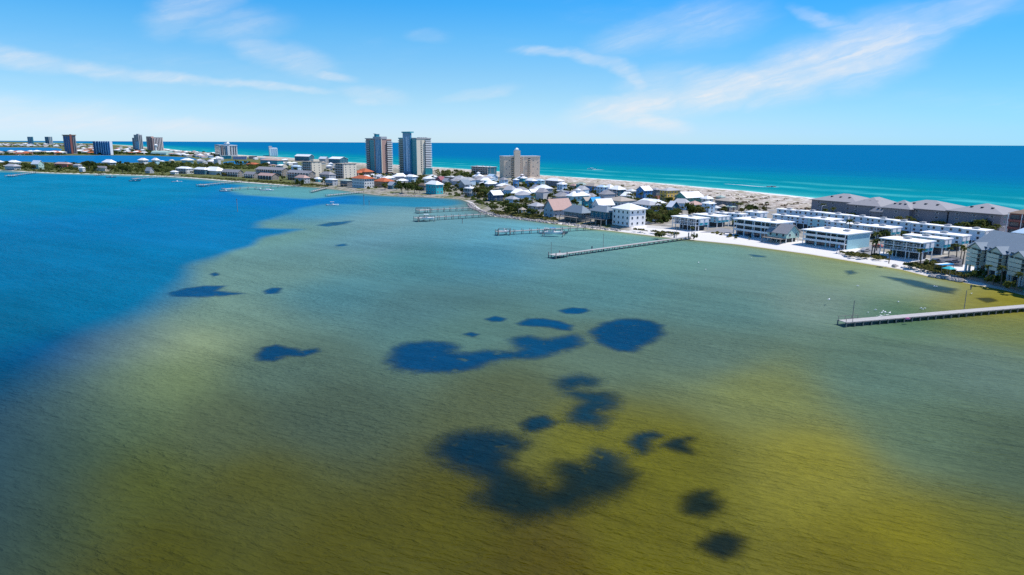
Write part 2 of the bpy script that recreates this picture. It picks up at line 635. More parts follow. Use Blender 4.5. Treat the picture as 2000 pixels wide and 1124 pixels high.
def build_water():
    radii = np.concatenate([np.geomspace(14, 60, 30)[:-1], np.geomspace(60, 3600, 330)[:-1], np.geomspace(3600, 90000, 60)])
    P, q = lattice(-78, 78, 640, radii)
    px, py = vproj(P)
    sd = land_sd(P)
    gulf_side = inside(P, np.concatenate([AXIS, [[-60000, 8000], [-60000, 120000], [120000, 120000], [120000, -2000]]]))
    near = gulf_side & (signed(P, LAGOON) > -60) | gulf_side & (signed(P, FAR) > -80) | (signed(P, POND) > -30)
    base = np.concatenate([P, np.zeros((len(P), 1))], 1)
    fsd = sd[q].mean(1)
    keep = fsd < 14
    fg = gulf_side[q].sum(1) >= 2
    fl = near[q].sum(1) >= 2

    def sub(mask):
        qq = q[mask]
        ids, inv = np.unique(qq, return_inverse=True)
        return ids, inv.reshape(-1, 4)

    # bay
    ids, qq = sub(keep & ~fg)
    me = grid_mesh("bay_water", base[ids], qq, bay_material("bay_water"))
    B = P[ids]
    c = shallow(B)
    dm = deepmask(B)[:, None]
    c = c * (1 - dm) + mixfield(B, DEEPCOL) * dm
    shore = -sd[ids]
    right = sstep(px[ids], 950, 1100)[:, None]
    s = np.exp(-np.maximum(shore, 0) / 3.6)[:, None] * right
    c = c * (1 - s) + np.array(SHORECOL) * s
    left = np.exp(-np.maximum(shore, 0) / 6)[:, None] * (1 - right) * 0.8
    c = c * (1 - left) + np.array((0.11, 0.12, 0.075)) * left  # near-shore tint, browned to stand for the shore's reflection
    add_attr(me, "wcol", c)
    tag(link("bay_water", me), None, None, None, "structure")
    # lagoons
    ids, qq = sub(keep & fg & fl)
    me = grid_mesh("lagoon_water", base[ids], qq, MATS.setdefault("lagoon", bay_material("lagoon_water")))
    px_ = px[ids]
    add_attr(me, "wcol", np.tile(np.array(LAGCOL), (len(ids), 1)))
    tag(link("lagoon_water", me), None, None, None, "structure")
    # gulf
    ids, qq = sub(keep & fg & ~fl)
    m, k, out = new_mat("gulf_water")
    p, nrm, fine, mid, swell = ripples(k, 1.0)
    at = k.n("ShaderNodeAttribute", attribute_name="off")
    off = at.outputs["Fac"]
    wob = k.m("ADD", off, k.m("MULTIPLY", k.m("SUBTRACT", k.noise(p, 0.006, 4, 0.6), 0.5), 90))
    ramp = k.n("ShaderNodeValToRGB")
    k.link(k.m("DIVIDE", wob, 1000, clamp=True), ramp.inputs[0])
    cr = ramp.color_ramp
    while len(cr.elements) < len(GULFCOL):
        cr.elements.new(0.5)
    for e, (x, c) in zip(cr.elements, GULFCOL):
        e.position = x / 1000
        e.color = (*c, 1)
    far = k.n("ShaderNodeValToRGB")
    k.link(k.m("DIVIDE", off, 40000, clamp=True), far.inputs[0])
    while len(far.color_ramp.elements) < 4:
        far.color_ramp.elements.new(0.5)
    for e, (x, c) in zip(far.color_ramp.elements, GULFFAR):
        e.position = x / 40000
        e.color = (*c, 1)
    col = k.mix(k.smooth(off, 700, 1300), ramp.outputs[0], far.outputs[0])
    streak = k.noise(k.mapr(p, (420, 30), math.radians(118)), 1.0, 3, 0.6)
    barn = k.noise(k.mapping(p, (0.01, 0.01, 1)), 1.0, 4, 0.7)

    def bar(at_, w, amp):
        d = k.m("DIVIDE", k.m("ABSOLUTE", k.m("SUBTRACT", wob, at_)), w)
        return k.m("MULTIPLY", k.m("SUBTRACT", 1.0, k.smooth(d, 0, 1)), k.m("MULTIPLY", k.smooth(barn, 0.35, 0.62), amp))

    bars = k.m("MAXIMUM", bar(170, 26, 0.35), k.m("MAXIMUM", bar(95, 20, 0.55), bar(5, 16, 0.7)))
    col = k.mix(bars, col, (0.10, 0.50, 0.48))
    v = k.m("ADD", 0.9, k.m("MULTIPLY", streak, 0.2))
    col = k.mix(1.0, col, k.xyz(v, v, v), "MULTIPLY")
    k.link(water_shader(k, col, nrm, 0.03, 0.006, 0.25), out.inputs[0])
    me = grid_mesh("gulf_water", base[ids], qq, m)
    add_attr(me, "off", seg_dist(P[ids], GULF))
    tag(link("gulf_water", me), None, None, None, "structure")
    # the rest of the sea, all round
    P2, q2 = lattice(78, 282, 60, np.geomspace(14, 90000, 60))
    me = grid_mesh("open_water", np.concatenate([P2, np.zeros((len(P2), 1))], 1), q2, MATS["lagoon"])
    add_attr(me, "wcol", shallow(P2) * (1 - sstep(np.linalg.norm(P2, axis=1), 300, 1500))[:, None] + np.array((0.03, 0.14, 0.22)) * sstep(np.linalg.norm(P2, axis=1), 300, 1500)[:, None])
    tag(link("open_water", me), None, None, None, "structure")
    P3, q3 = lattice(-180, 180, 60, [0.5, 14])
    me = grid_mesh("open_water", np.concatenate([P3, np.zeros((len(P3), 1))], 1), q3, MATS["lagoon"])
    add_attr(me, "wcol", shallow(P3))
    tag(link("open_water", me), None, None, None, "structure")


def T(c, r=0.0):
    """albedo that shows the colour c under this light"""
    return tuple(np.maximum(lin(c) / E_LIGHT - r, 0.0015))


# (x, y, colour) samples on the shallow flats, sky reflection included farther out
SHALLOW = [(1000, 1110, (0.0605, 0.051, 0.0012)), (300, 1110, (0.0584, 0.0565, 0.0012)), (1700, 1110, (0.1158, 0.0985, 0.0012)), (80, 1000, (0.0406, 0.0512, 0.0062)), (230, 946, (0.0733, 0.0803, 0.005)), (500, 950, (0.0662, 0.0669, 0.0074)), (610, 806, (0.0555, 0.0787, 0.0451)), (900, 1040, (0.0684, 0.0621, 0.0012)), (1250, 1050, (0.0982, 0.0873, 0.0012)), (1300, 900, (0.1087, 0.1002, 0.0023)), (1150, 850, (0.1169, 0.1114, 0.0071)), (1000, 780, (0.0702, 0.0849, 0.0336)), (1610, 906, (0.1846, 0.1645, 0.0132)), (1500, 760, (0.153, 0.1672, 0.0447)), (1790, 1056, (0.1569, 0.1344, 0.0012)), (1960, 906, (0.0598, 0.0879, 0.0446)), (1950, 1060, (0.1038, 0.1004, 0.0035)), (1800, 860, (0.0895, 0.1347, 0.0698)), (1910, 706, (0.0981, 0.1532, 0.1094)), (1700, 740, (0.0865, 0.1466, 0.0974)), (1650, 596, (0.1505, 0.2045, 0.1566)), (1400, 686, (0.0829, 0.1349, 0.0937)), (1400, 600, (0.0816, 0.1668, 0.1371)), (1200, 560, (0.0717, 0.1738, 0.1597)), (1490, 536, (0.1078, 0.196, 0.1646)), (1330, 500, (0.116, 0.2349, 0.1848)), (1090, 486, (0.1082, 0.2192, 0.2038)), (1000, 460, (0.0986, 0.2894, 0.3309)), (950, 496, (0.0463, 0.1733, 0.2176)), (700, 480, (0.0977, 0.218, 0.2395)), (810, 506, (0.0602, 0.1809, 0.1776)), (880, 446, (0.0958, 0.2282, 0.2396)), (650, 500, (0.0905, 0.1797, 0.1509)), (560, 545, (0.1195, 0.2107, 0.1626)), (450, 610, (0.1189, 0.1923, 0.1362)), (350, 666, (0.2002, 0.2445, 0.119)), (300, 745, (0.132, 0.1727, 0.0675)), (240, 830, (0.0817, 0.114, 0.0429)), (550, 720, (0.0726, 0.1164, 0.078)), (630, 566, (0.0558, 0.1635, 0.1705)), (850, 610, (0.0614, 0.1361, 0.1277)), (900, 640, (0.0755, 0.144, 0.1046)), (1160, 700, (0.0837, 0.1272, 0.0782)), (620, 410, (0.0396, 0.2089, 0.2905)), (760, 430, (0.139, 0.2485, 0.2388)), (520, 378, (0.0865, 0.2617, 0.2565)), (560, 460, (0.115, 0.2304, 0.1857)), (150, 900, (0.0447, 0.0634, 0.0142)), (420, 830, (0.0647, 0.0821, 0.0347)), (1750, 610, (0.0304, 0.1091, 0.0499)), (1960, 640, (0.13, 0.1582, 0.0502)), (1900, 590, (0.1867, 0.1554, 0.0191)), (1790, 556, (0.1904, 0.2732, 0.2002)), (1060, 1110, (0.0706, 0.0543, 0.0012)), (650, 1110, (0.0625, 0.0575, 0.0012)), (1640, 530, (0.1633, 0.211, 0.0975)), (1960, 585, (0.2159, 0.1757, 0.0012)), (1180, 456, (0.1338, 0.298, 0.2635))]
DEEPCOL = [(110, 506, (0.0012, 0.1266, 0.2383)), (60, 745, (0.0012, 0.0523, 0.1005)), (30, 640, (0.0012, 0.0949, 0.1669)), (200, 594, (0.0012, 0.1258, 0.2286)), (0, 830, (0.0079, 0.0438, 0.0772)), (120, 690, (0.0012, 0.0627, 0.1503)), (300, 440, (0.0012, 0.1361, 0.2747)), (160, 386, (0.0012, 0.1697, 0.2819)), (600, 392, (0.0012, 0.1349, 0.3253)), (450, 420, (0.0012, 0.1483, 0.2955)), (800, 395, (0.0207, 0.1818, 0.2629)), (-200, 700, (0.0015, 0.0678, 0.1445))]
SHORECOL = T((165, 158, 70))
LAGCOL = T((20, 135, 195))
GULFCOL = [(0, T((150, 215, 200))), (14, T((60, 190, 190))), (60, T((8, 165, 178))), (160, T((5, 158, 174))), (300, T((4, 152, 178))), (430, T((0, 138, 180))), (650, T((0, 130, 182))), (1000, T((0, 128, 181)))]
GULFFAR = [(1000, T((0, 128, 181))), (6000, T((0, 127, 180))), (16000, T((0, 128, 178))), (40000, T((0, 126, 172)))]


def Z9(pts, s=0.48930, ox=700, oy=560):
    return [(ox + x * s, oy + y * s) for x, y in pts]


GRASS = [
    ("large dark crescent of seagrass nearest the left of the middle group", Z9([(120, 295), (140, 250), (200, 225), (270, 218), (350, 225), (400, 240), (372, 255), (400, 268), (460, 265), (520, 255), (580, 258), (622, 265), (640, 250), (612, 225), (620, 205), (680, 198), (740, 212), (800, 200), (860, 193), (895, 210), (890, 235), (830, 255), (760, 275), (700, 288), (620, 285), (540, 300), (480, 325), (400, 338), (310, 345), (210, 338), (140, 325)])),
    ("thin arched seagrass patch above the large crescent", Z9([(635, 148), (680, 130), (740, 128), (800, 138), (850, 155), (845, 175), (800, 172), (750, 160), (690, 158), (650, 155)])),
    ("broad rounded seagrass patch at the right of the crescent", Z9([(930, 180), (970, 150), (1040, 132), (1110, 130), (1170, 140), (1205, 155), (1215, 190), (1185, 215), (1140, 235), (1095, 262), (1040, 258), (980, 240), (940, 210)])),
    ("small flat seagrass patch farthest out above the middle group", Z9([(803, 97), (850, 84), (905, 88), (922, 98), (880, 109), (830, 108)])),
    ("tiny seagrass spot left of the thin arched patch", Z9([(508, 130), (545, 119), (587, 128), (575, 140), (530, 140)])),
    ("tiniest faint seagrass spot above the large crescent", Z9([(423, 190), (450, 183), (480, 192), (455, 201)])),
    ("hooked seagrass patch with pale holes in the centre of the flats", Z9([(800, 375), (830, 360), (890, 355), (955, 372), (950, 392), (915, 396), (880, 402), (870, 412), (930, 420), (1000, 425), (1035, 460), (1010, 485), (960, 500), (985, 530), (960, 560), (900, 550), (835, 540), (850, 490), (870, 460), (830, 430), (810, 400)])),
    ("small oval seagrass patch just above the great horseshoe patch", Z9([(648, 550), (680, 525), (740, 518), (792, 540), (760, 562), (700, 582), (658, 572)])),
    ("great horseshoe of dark seagrass in the lower middle", Z9([(310, 650), (345, 605), (420, 586), (520, 578), (600, 588), (664, 620), (650, 648), (600, 660), (615, 690), (590, 705), (622, 735), (680, 760), (720, 770), (715, 800), (760, 812), (800, 800), (806, 768), (782, 738), (830, 700), (900, 705), (950, 650), (1030, 668), (1062, 720), (1114, 750), (1090, 795), (1030, 840), (940, 862), (860, 897), (760, 917), (640, 930), (560, 902), (480, 872), (472, 822), (500, 770), (430, 745), (350, 715)])),
    ("ragged hooked seagrass patch right of the great horseshoe", Z9([(1068, 620), (1100, 588), (1180, 581), (1217, 595), (1160, 607), (1165, 652), (1130, 668), (1090, 642)])),
    ("small ragged seagrass patch rightmost beside the ragged hooked one", Z9([(1218, 635), (1260, 608), (1332, 603), (1302, 630), (1332, 668), (1270, 653)])),
    ("notched round seagrass patch right of the horseshoe low down", Z9([(1283, 890), (1310, 838), (1360, 813), (1422, 813), (1412, 845), (1452, 858), (1462, 900), (1390, 924), (1310, 908)])),
    ("lowest dark seagrass patch near the bottom edge", Z9([(1362, 1025), (1410, 988), (1470, 982), (1545, 1008), (1524, 1062), (1460, 1090), (1398, 1064)])),
    ("dumbbell shaped seagrass patch alone on the left flats", Z9([(1108, 765), (1140, 733), (1200, 720), (1270, 735), (1310, 745), (1380, 735), (1387, 750), (1320, 770), (1250, 767), (1190, 790), (1128, 787)], .45, 0, 350)),
    ("long seagrass tongue at the edge of the deep blue channel", Z9([(728, 495), (800, 476), (880, 464), (975, 465), (940, 485), (1060, 497), (980, 507), (870, 512), (758, 510)], .45, 0, 350)),
    ("small seagrass smudge right of the long tongue", Z9([(1143, 487), (1180, 472), (1222, 474), (1207, 497), (1158, 499)], .45, 0, 350)),
    ("faint seagrass speck above the long tongue", Z9([(912, 412), (935, 405), (953, 414), (930, 422)], .45, 0, 350)),
    ("narrow dark seagrass sliver below the anchored white boat", Z9([(1368, 202), (1440, 188), (1534, 181), (1500, 196), (1420, 207)], .45, 0, 350)),
    ("faint seagrass dash below the narrow sliver", Z9([(1458, 286), (1500, 280), (1510, 290), (1462, 293)], .45, 0, 350)),
    ("long seagrass streak beside the beach in front of the right condo block", Z9([(905, 112), (1000, 122), (1110, 138), (1175, 158), (1315, 180), (1290, 208), (1200, 192), (1100, 172), (1000, 142)], .356, 1400, 500)),
    ("small seagrass smudge off the beach above the long streak", Z9([(698, 82), (745, 80), (772, 95), (720, 107)], .356, 1400, 500)),
    ("dark seagrass smudge off the beach below the balcony block", Z9([(180, -8), (260, 0), (272, 10), (195, 6)], .356, 1400, 500)),
    ("dark seagrass smudge in the yellow shallows behind the near pier", Z9([(1425, 232), (1500, 231), (1536, 248), (1480, 258)], .356, 1400, 500)),
]


def build_seagrass():
    m = bay_material("seagrass_bed", True)
    for i, (label, pts) in enumerate(GRASS):
        W = GP(pts)
        ctr = W.mean(0)
        lo, hi = W.min(0), W.max(0)
        size = max(hi - lo)
        pad = 1.2 + size * 0.05
        n = 44 if size > 12 else 26
        xs = np.linspace(lo[0] - pad, hi[0] + pad, n)
        ys = np.linspace(lo[1] - pad, hi[1] + pad, n)
        X, Y = np.meshgrid(xs, ys)
        P = np.stack([X, Y], -1).reshape(-1, 2)
        s = signed(P, W)
        feather = (1.2 + size * 0.075) if np.linalg.norm(ctr) < 135 else (0.9 + size * 0.045)
        cover = np.clip(0.5 + 0.5 * s / feather, 0, 1) * (1.0 if np.linalg.norm(ctr) < 260 else 0.75)
        idx = np.arange(n * n).reshape(n, n)
        q = np.stack([idx[:-1, :-1], idx[:-1, 1:], idx[1:, 1:], idx[1:, :-1]], -1).reshape(-1, 4)
        q = q[(cover[q] > 0.02).any(1)]
        ids, inv = np.unique(q, return_inverse=True)
        me = grid_mesh("seagrass_patch", np.concatenate([P[ids] - ctr, np.full((len(ids), 1), 0.0)], 1), inv.reshape(-1, 4), m)
        add_attr(me, "cover", cover[ids])
        add_attr(me, "wcol", mixfield(P[ids], GRASSCOL))
        o = link("seagrass_patch", me, None, (ctr[0], ctr[1], 0.004))
        tag(o, label, "seagrass patch", "seagrass patches on the shallow bay floor")


GRASSCOL = [(x, y, T(c)) for x, y, c in [(1050, 960, (28, 52, 54)), (1400, 1060, (32, 50, 50)), (1370, 985, (36, 54, 48)), (920, 870, (16, 60, 80)), (1150, 790, (20, 70, 90)), (1220, 655, (6, 86, 128)), (850, 695, (6, 84, 128)), (1060, 680, (8, 86, 126)),
            (560, 688, (10, 84, 126)), (380, 570, (12, 96, 144)), (650, 436, (30, 116, 160)), (1820, 560, (55, 102, 118)), (1120, 608, (8, 98, 146)), (1930, 587, (80, 78, 25)), (1475, 500, (50, 110, 138))]]

build_water()
build_seagrass()


# ------------------------------------------------------------------ land
def build_land():
    radii = np.concatenate([np.geomspace(120, 3600, 380)[:-1], np.geomspace(3600, 32000, 60)])
    P, q = lattice(-50, 66, 780, radii)
    sd = land_sd(P)
    fs = sd[q].max(1)
    q = q[fs > -6]
    ids, inv = np.unique(q, return_inverse=True)
    q = inv.reshape(-1, 4)
    P, sd = P[ids], sd[ids]
    px, py = vproj(P)
    dB, dG = seg_dist(P, BAY), seg_dist(P, GULF)
    z = np.where(sd > 0, np.minimum(sd * 0.11, 1.5), np.maximum(sd * 0.11, -0.8))
    dune = sstep(dG, 18, 34) * sstep(dG, 125, 85) * sstep(sd, 12, 24)
    h = (np.sin(P[:, 0] * 0.11 + 1.3 * np.sin(P[:, 1] * 0.07)) * np.sin(P[:, 1] * 0.13 + P[:, 0] * 0.05) + 0.6 * np.sin(P[:, 0] * 0.31 - P[:, 1] * 0.23))
    z = z + dune * (0.7 + 0.7 * h)
    right = sstep(px, 1180, 1290)
    beach = np.maximum(np.where(dB < dG, right * sstep(dB, 29, 20), 0), sstep(dB, 4.5, 2.0) * (dB < dG) * (1 - 0.62 * sstep(px, 520, 600) * sstep(px, 960, 900)))
    dunes2 = right * sstep(dB, 32, 16) * sstep(px, 1740, 1700) * sstep(px, 1330, 1380)
    beach = np.maximum(beach, dunes2 * 0.8)
    beach = np.maximum(beach, sstep(dG, 30, 20))
    grass = 0.45 + 0 * px
    grass = grass + 0.5 * sstep(px, 620, 540) * sstep(dB, 40, 20) * (dB < dG)
    grass = grass + 0.35 * sstep(px, 640, 560)
    grass = grass + 0.55 * inside(P, GP([(1870, 535), (1990, 570), (2120, 610), (2120, 560), (2000, 545), (1885, 515)], 1.5))
    grass = grass - 0.25 * inside(P, GP([(1270, 445), (1440, 470), (1700, 505), (1960, 540), (1960, 440), (1500, 400), (1300, 405)], 1.5))
    me = grid_mesh("ground", np.concatenate([P, z[:, None]], 1), q, None)
    me.materials.clear()
    m, k, out = new_mat("ground")
    g = k.n("ShaderNodeNewGeometry")
    p = g.outputs["Position"]
    A = lambda n: k.n("ShaderNodeAttribute", attribute_name=n).outputs["Fac"]
    n1, n2, n3 = k.noise(p, 0.055, 4, 0.65, 0.4), k.noise(p, 0.25, 4, 0.65, 0.3), k.noise(p, 1.4, 3, 0.6)
    soil = k.mix(k.smooth(n2, 0.35, 0.65), (0.36, 0.32, 0.25), (0.22, 0.21, 0.19))
    soil = k.mix(k.smooth(n1, 0.52, 0.66), soil, (0.5, 0.47, 0.41))
    green = k.mix(n3, (0.06, 0.085, 0.025), (0.17, 0.17, 0.06))
    gm = k.smooth(k.m("ADD", A("grass"), k.m("ADD", k.m("MULTIPLY", k.m("SUBTRACT", n1, 0.5), 1.2), k.m("MULTIPLY", k.m("SUBTRACT", n2, 0.5), 0.8))), 0.42, 0.6)
    c = k.mix(gm, soil, green)
    dn = k.mix(k.smooth(n2, 0.4, 0.56), (0.60, 0.545, 0.48), (0.36, 0.30, 0.24))
    dn = k.mix(k.smooth(n1, 0.5, 0.66), dn, (0.30, 0.27, 0.18))
    c = k.mix(A("dune"), c, dn)
    sand = k.mix(n3, (0.76, 0.72, 0.68), (0.64, 0.61, 0.57))
    sm = k.smooth(k.m("ADD", A("beach"), k.m("MULTIPLY", k.m("SUBTRACT", n2, 0.5), 0.5)), 0.3, 0.6)
    c = k.mix(sm, c, sand)
    sepz = k.n("ShaderNodeSeparateXYZ")
    k.link(p, sepz.inputs[0])
    wet = k.smooth(sepz.outputs[2], 0.02, 0.22)
    c = k.mix(wet, k.mix(0.45, c, (0.3, 0.25, 0.15)), c)
    b = k.n("ShaderNodeBsdfPrincipled")
    k.link(c, b.inputs["Base Color"])
    b.inputs["Roughness"].default_value = 0.95
    b.inputs["Specular IOR Level"].default_value = 0.1
    k.link(b.outputs[0], out.inputs[0])
    me.materials.append(m)
    add_attr(me, "beach", beach)
    add_attr(me, "grass", np.clip(grass, 0, 1.2))
    add_attr(me, "dune", sstep(dG, 18, 30) * sstep(dG, 125, 80) * (sd > 0))
    tag(link("ground", me), None, None, None, "structure")


build_land()


# ------------------------------------------------------------------ buildings
PAL = dict(
    w=(0.80, 0.79, 0.77), ow=(0.62, 0.62, 0.6), c=(0.74, 0.66, 0.52), t=(0.74, 0.58, 0.43), g=(0.42, 0.44, 0.46), dg=(0.17, 0.18, 0.19), lb=(0.50, 0.66, 0.78),
    b=(0.08, 0.27, 0.55), nv=(0.03, 0.07, 0.14), te=(0.04, 0.36, 0.42), dt=(0.03, 0.14, 0.19), tq=(0.03, 0.45, 0.50), ye=(0.72, 0.46, 0.10), pk=(0.72, 0.22, 0.36),
    ps=(0.48, 0.31, 0.26), lv=(0.42, 0.40, 0.56), rd=(0.40, 0.10, 0.07), orr=(0.46, 0.12, 0.045), br=(0.24, 0.17, 0.12), gn=(0.12, 0.36, 0.28), sl=(0.20, 0.25, 0.29),
    gr=(0.29, 0.28, 0.285), bt=(0.40, 0.34, 0.275), pb=(0.52, 0.66, 0.76), lt=(0.36, 0.60, 0.64), bb=(0.02, 0.30, 0.62), rw=(0.86, 0.855, 0.845), lg=(0.40, 0.40, 0.41),
    mr=(0.30, 0.10, 0.12), gg=(0.32, 0.40, 0.36), rb=(0.24, 0.085, 0.07), sg=(0.24, 0.23, 0.25), gl=(0.02, 0.16, 0.24), gb=(0.03, 0.14, 0.34), pg=(0.44, 0.62, 0.54), wd=(0.30, 0.26, 0.22))
WORDS = {}


def wallm(k):
    return paint("wall_" + k, PAL[k], 0.8, 0.08, 0.3, 0.0)


def roofm(k):
    return paint("roof_" + k, PAL[k], 0.8, 0.14, 0.5, 0.2)


GLASS = paint("window_glass", (0.025, 0.045, 0.065), 0.12, 0.25, 0.3, 0, 0, 0.6)
TEALGLASS = paint("teal_glass", (0.03, 0.26, 0.30), 0.15, 0.25, 0.15, 0, 0, 0.6)
BLUEGLASS = paint("blue_glass", (0.05, 0.24, 0.40), 0.15, 0.25, 0.15, 0, 0, 0.6)
WHITE = paint("white_trim", (0.78, 0.78, 0.77), 0.6, 0.06)
DARKGAP = paint("shaded_store", (0.07, 0.075, 0.08), 0.9, 0.2)  # shade under raised floors put into a dark colour; roof vents share it
CONC = paint("concrete", (0.45, 0.44, 0.42), 0.85, 0.15)
TIMBER = paint("grey_timber", (0.26, 0.23, 0.20), 0.85, 0.25, 1.2, 0.2)
PALETIMBER = paint("pale_timber", (0.42, 0.40, 0.375), 0.85, 0.2, 1.2, 0.2)

_mb = MB()
_mb.box(-0.06, 0.0, 0.0, 1.0, 0.0, 0.07, 0).box(-0.06, 0.0, 0.0, 1.0, 0.93, 1.0, 0).box(-0.06, 0.0, 0.0, 0.07, 0.07, 0.93, 0).box(-0.06, 0.0, 0.93, 1.0, 0.07, 0.93, 0)
_mb.poly([(-0.02, 0.07, 0.07), (-0.02, 0.07, 0.93), (-0.02, 0.93, 0.93), (-0.02, 0.93, 0.07)], [(3, 2, 1, 0)], 1)
WINDOW = _mb.mesh("window", [WHITE, GLASS])
_mb = MB()
_mb.box(-0.08, 0, 0, 1, 0, 1)
DOORGLASS = _mb.mesh("sliding_door", [GLASS])
POST = MB().box(-0.16, 0.16, -0.16, 0.16, 0, 1).mesh("post", [WHITE])
POST_G = MB().box(-0.16, 0.16, -0.16, 0.16, 0, 1).mesh("post", [TIMBER])

FOOT = []          # footprints, for keeping trees clear: (corner, v, u, D, W)
BUILT = []         # (x, y, short description)
ANG = [(-400, 151), (0, 150), (400, 146), (700, 137), (1000, 127), (1340, 123), (2000, 121.5), (2200, 121.5)]


def along(px):
    return float(np.interp(px, [a for a, _ in ANG], [b for _, b in ANG]))


def solve(C, d, px):
    n = FPX * _R - (px - 1000) * _f
    q0 = np.array([C[0], C[1], 1.5]) - CAMP
    return float(-(q0 @ n) / (np.array([d[0], d[1], 0]) @ n))


def place(xl, xc, xr, yb, ye, ang=None, lim=(3.5, 90)):
    C = G(xc, yb, 1.5)
    a = math.radians(along(xc) if ang is None else ang)
    u = np.array([math.cos(a), math.sin(a)])
    v = np.array([u[1], -u[0]])
    W = min(max(solve(C, u, xl), lim[0]), lim[1])
    D = solve(C, v, xr)
    D = min(max(D, lim[0]), lim[1]) if D > 0 else 10
    h = zat(C[0], C[1], ye) - 1.5
    return C, u, v, a, W, D, max(h, 2.4)


def on_face(face, s, z, out=0.0):
    return (-out, s, z) if face == "L" else (s, -out, z)


def fbox(mb, face, s0, s1, z0, z1, o0, o1, mi=0):
    """a box on a facade: s along it, o outwards"""
    if face == "L":
        return mb.box(-o1, -o0, s0, s1, z0, z1, mi)
    return mb.box(s0, s1, -o1, -o0, z0, z1, mi)


def put_window(root, face, s, z, w, h, mesh=None, name="window"):
    o = link(name, mesh or WINDOW, root)
    o.location = on_face(face, s if face == "L" else s, z, 0.02)
    if face == "R":
        # the pane mesh faces -x; turn it to face -y, running towards +x
        o.rotation_euler = (0, 0, math.pi / 2)
        o.location = (s + w, -0.02, z)
    o.scale = (1, w, h)
    return o


def roof_hip(root, D, W, h, rise, over, mat, name="roof", x0=0.0, y0=0.0):
    a, b = x0 - over, x0 + D + over
    c, d = y0 - over, y0 + W + over
    t = 0.22
    mb = MB()
    ring = lambda z: [(a, c, z), (b, c, z), (b, d, z), (a, d, z)]
    bx, by = b - a, d - c
    if bx > by:
        k = by / 2 * 0.98
        r = [(a + k, (c + d) / 2 - 0.02), (b - k, (c + d) / 2 - 0.02), (b - k, (c + d) / 2 + 0.02), (a + k, (c + d) / 2 + 0.02)]
    else:
        k = bx / 2 * 0.98
        r = [((a + b) / 2 - 0.02, c + k), ((a + b) / 2 + 0.02, c + k), ((a + b) / 2 + 0.02, d - k), ((a + b) / 2 - 0.02, d - k)]
    mb.loft([ring(h + 0.01), ring(h + t), [(x, y, h + t + rise) for x, y in r]])
    return mb.build(name, mat, root)


def roof_gable(root, D, W, h, rise, over, mat, wmat, axis):
    """axis 'u': ridge along local y, 'v': along local x"""
    t = 0.22
    mb, wl = MB(), MB()
    n, m_ = (D, W) if axis == "u" else (W, D)
    s = rise / (n / 2)
    e = -over * s
    for sg in (0, 1):
        A = [(-over, h + e + 0.02), (n / 2, h + rise + 0.02), (n / 2, h + rise + 0.02 + t), (-over, h + e + 0.02 + t)]
        if sg:
            A = [(n - x, z) for x, z in A][::-1]
        if axis == "u":
            mb.prism(A, -over, m_ + over, 0, "y")
        else:
            mb.prism(A, -over, m_ + over, 0, "x")
    wl.prism([(0, h), (n, h), (n / 2, h + rise - 0.02)], 0.001, m_ - 0.001, 0, "y" if axis == "u" else "x")
    wl.build("gable_wall", wmat, root)
    return mb.build("roof", mat, root)


def roof_flat(root, D, W, h, over, mat, t=0.4, units=True, front=0.0):
    o = MB().box(-over - front, D + over, -over, W + over, h + 0.01, h + t).build("roof", mat, root)
    if units:
        k = max(1, int(W // 9))
        for i in range(k):
            x, y = D * (0.45 + 0.1 * ((i * 7) % 3)), W * (i + 0.5) / k
            mb = MB()
            mb.box(x - 0.7, x + 0.7, y - 0.9, y + 0.9, h + t, h + t + 0.9).box(x - 0.5, x + 0.5, y + 1.1, y + 1.9, h + t, h + t + 0.6)
            mb.build("air_conditioner", CONC, root)
    return o


def balcony(root, face, s0, s1, z, depth, mat, posts=True, solid=False, name="balcony"):
    mb = MB()
    fbox(mb, face, s0, s1, z - 0.2, z, 0.0, depth)
    if solid:
        fbox(mb, face, s0, s1, z, z + 0.75, depth - 0.12, depth)
    else:
        fbox(mb, face, s0, s1, z + 0.95, z + 1.05, depth - 0.1, depth)
        fbox(mb, face, s0, s1, z + 0.5, z + 0.56, depth - 0.08, depth - 0.03)
        n = max(2, int((s1 - s0) / 1.4))
        for i in range(n + 1):
            s = s0 + (s1 - s0) * i / n
            fbox(mb, face, s - 0.05, s + 0.05, z, z + 0.95, depth - 0.1, depth)
    return mb.build(name, mat, root)


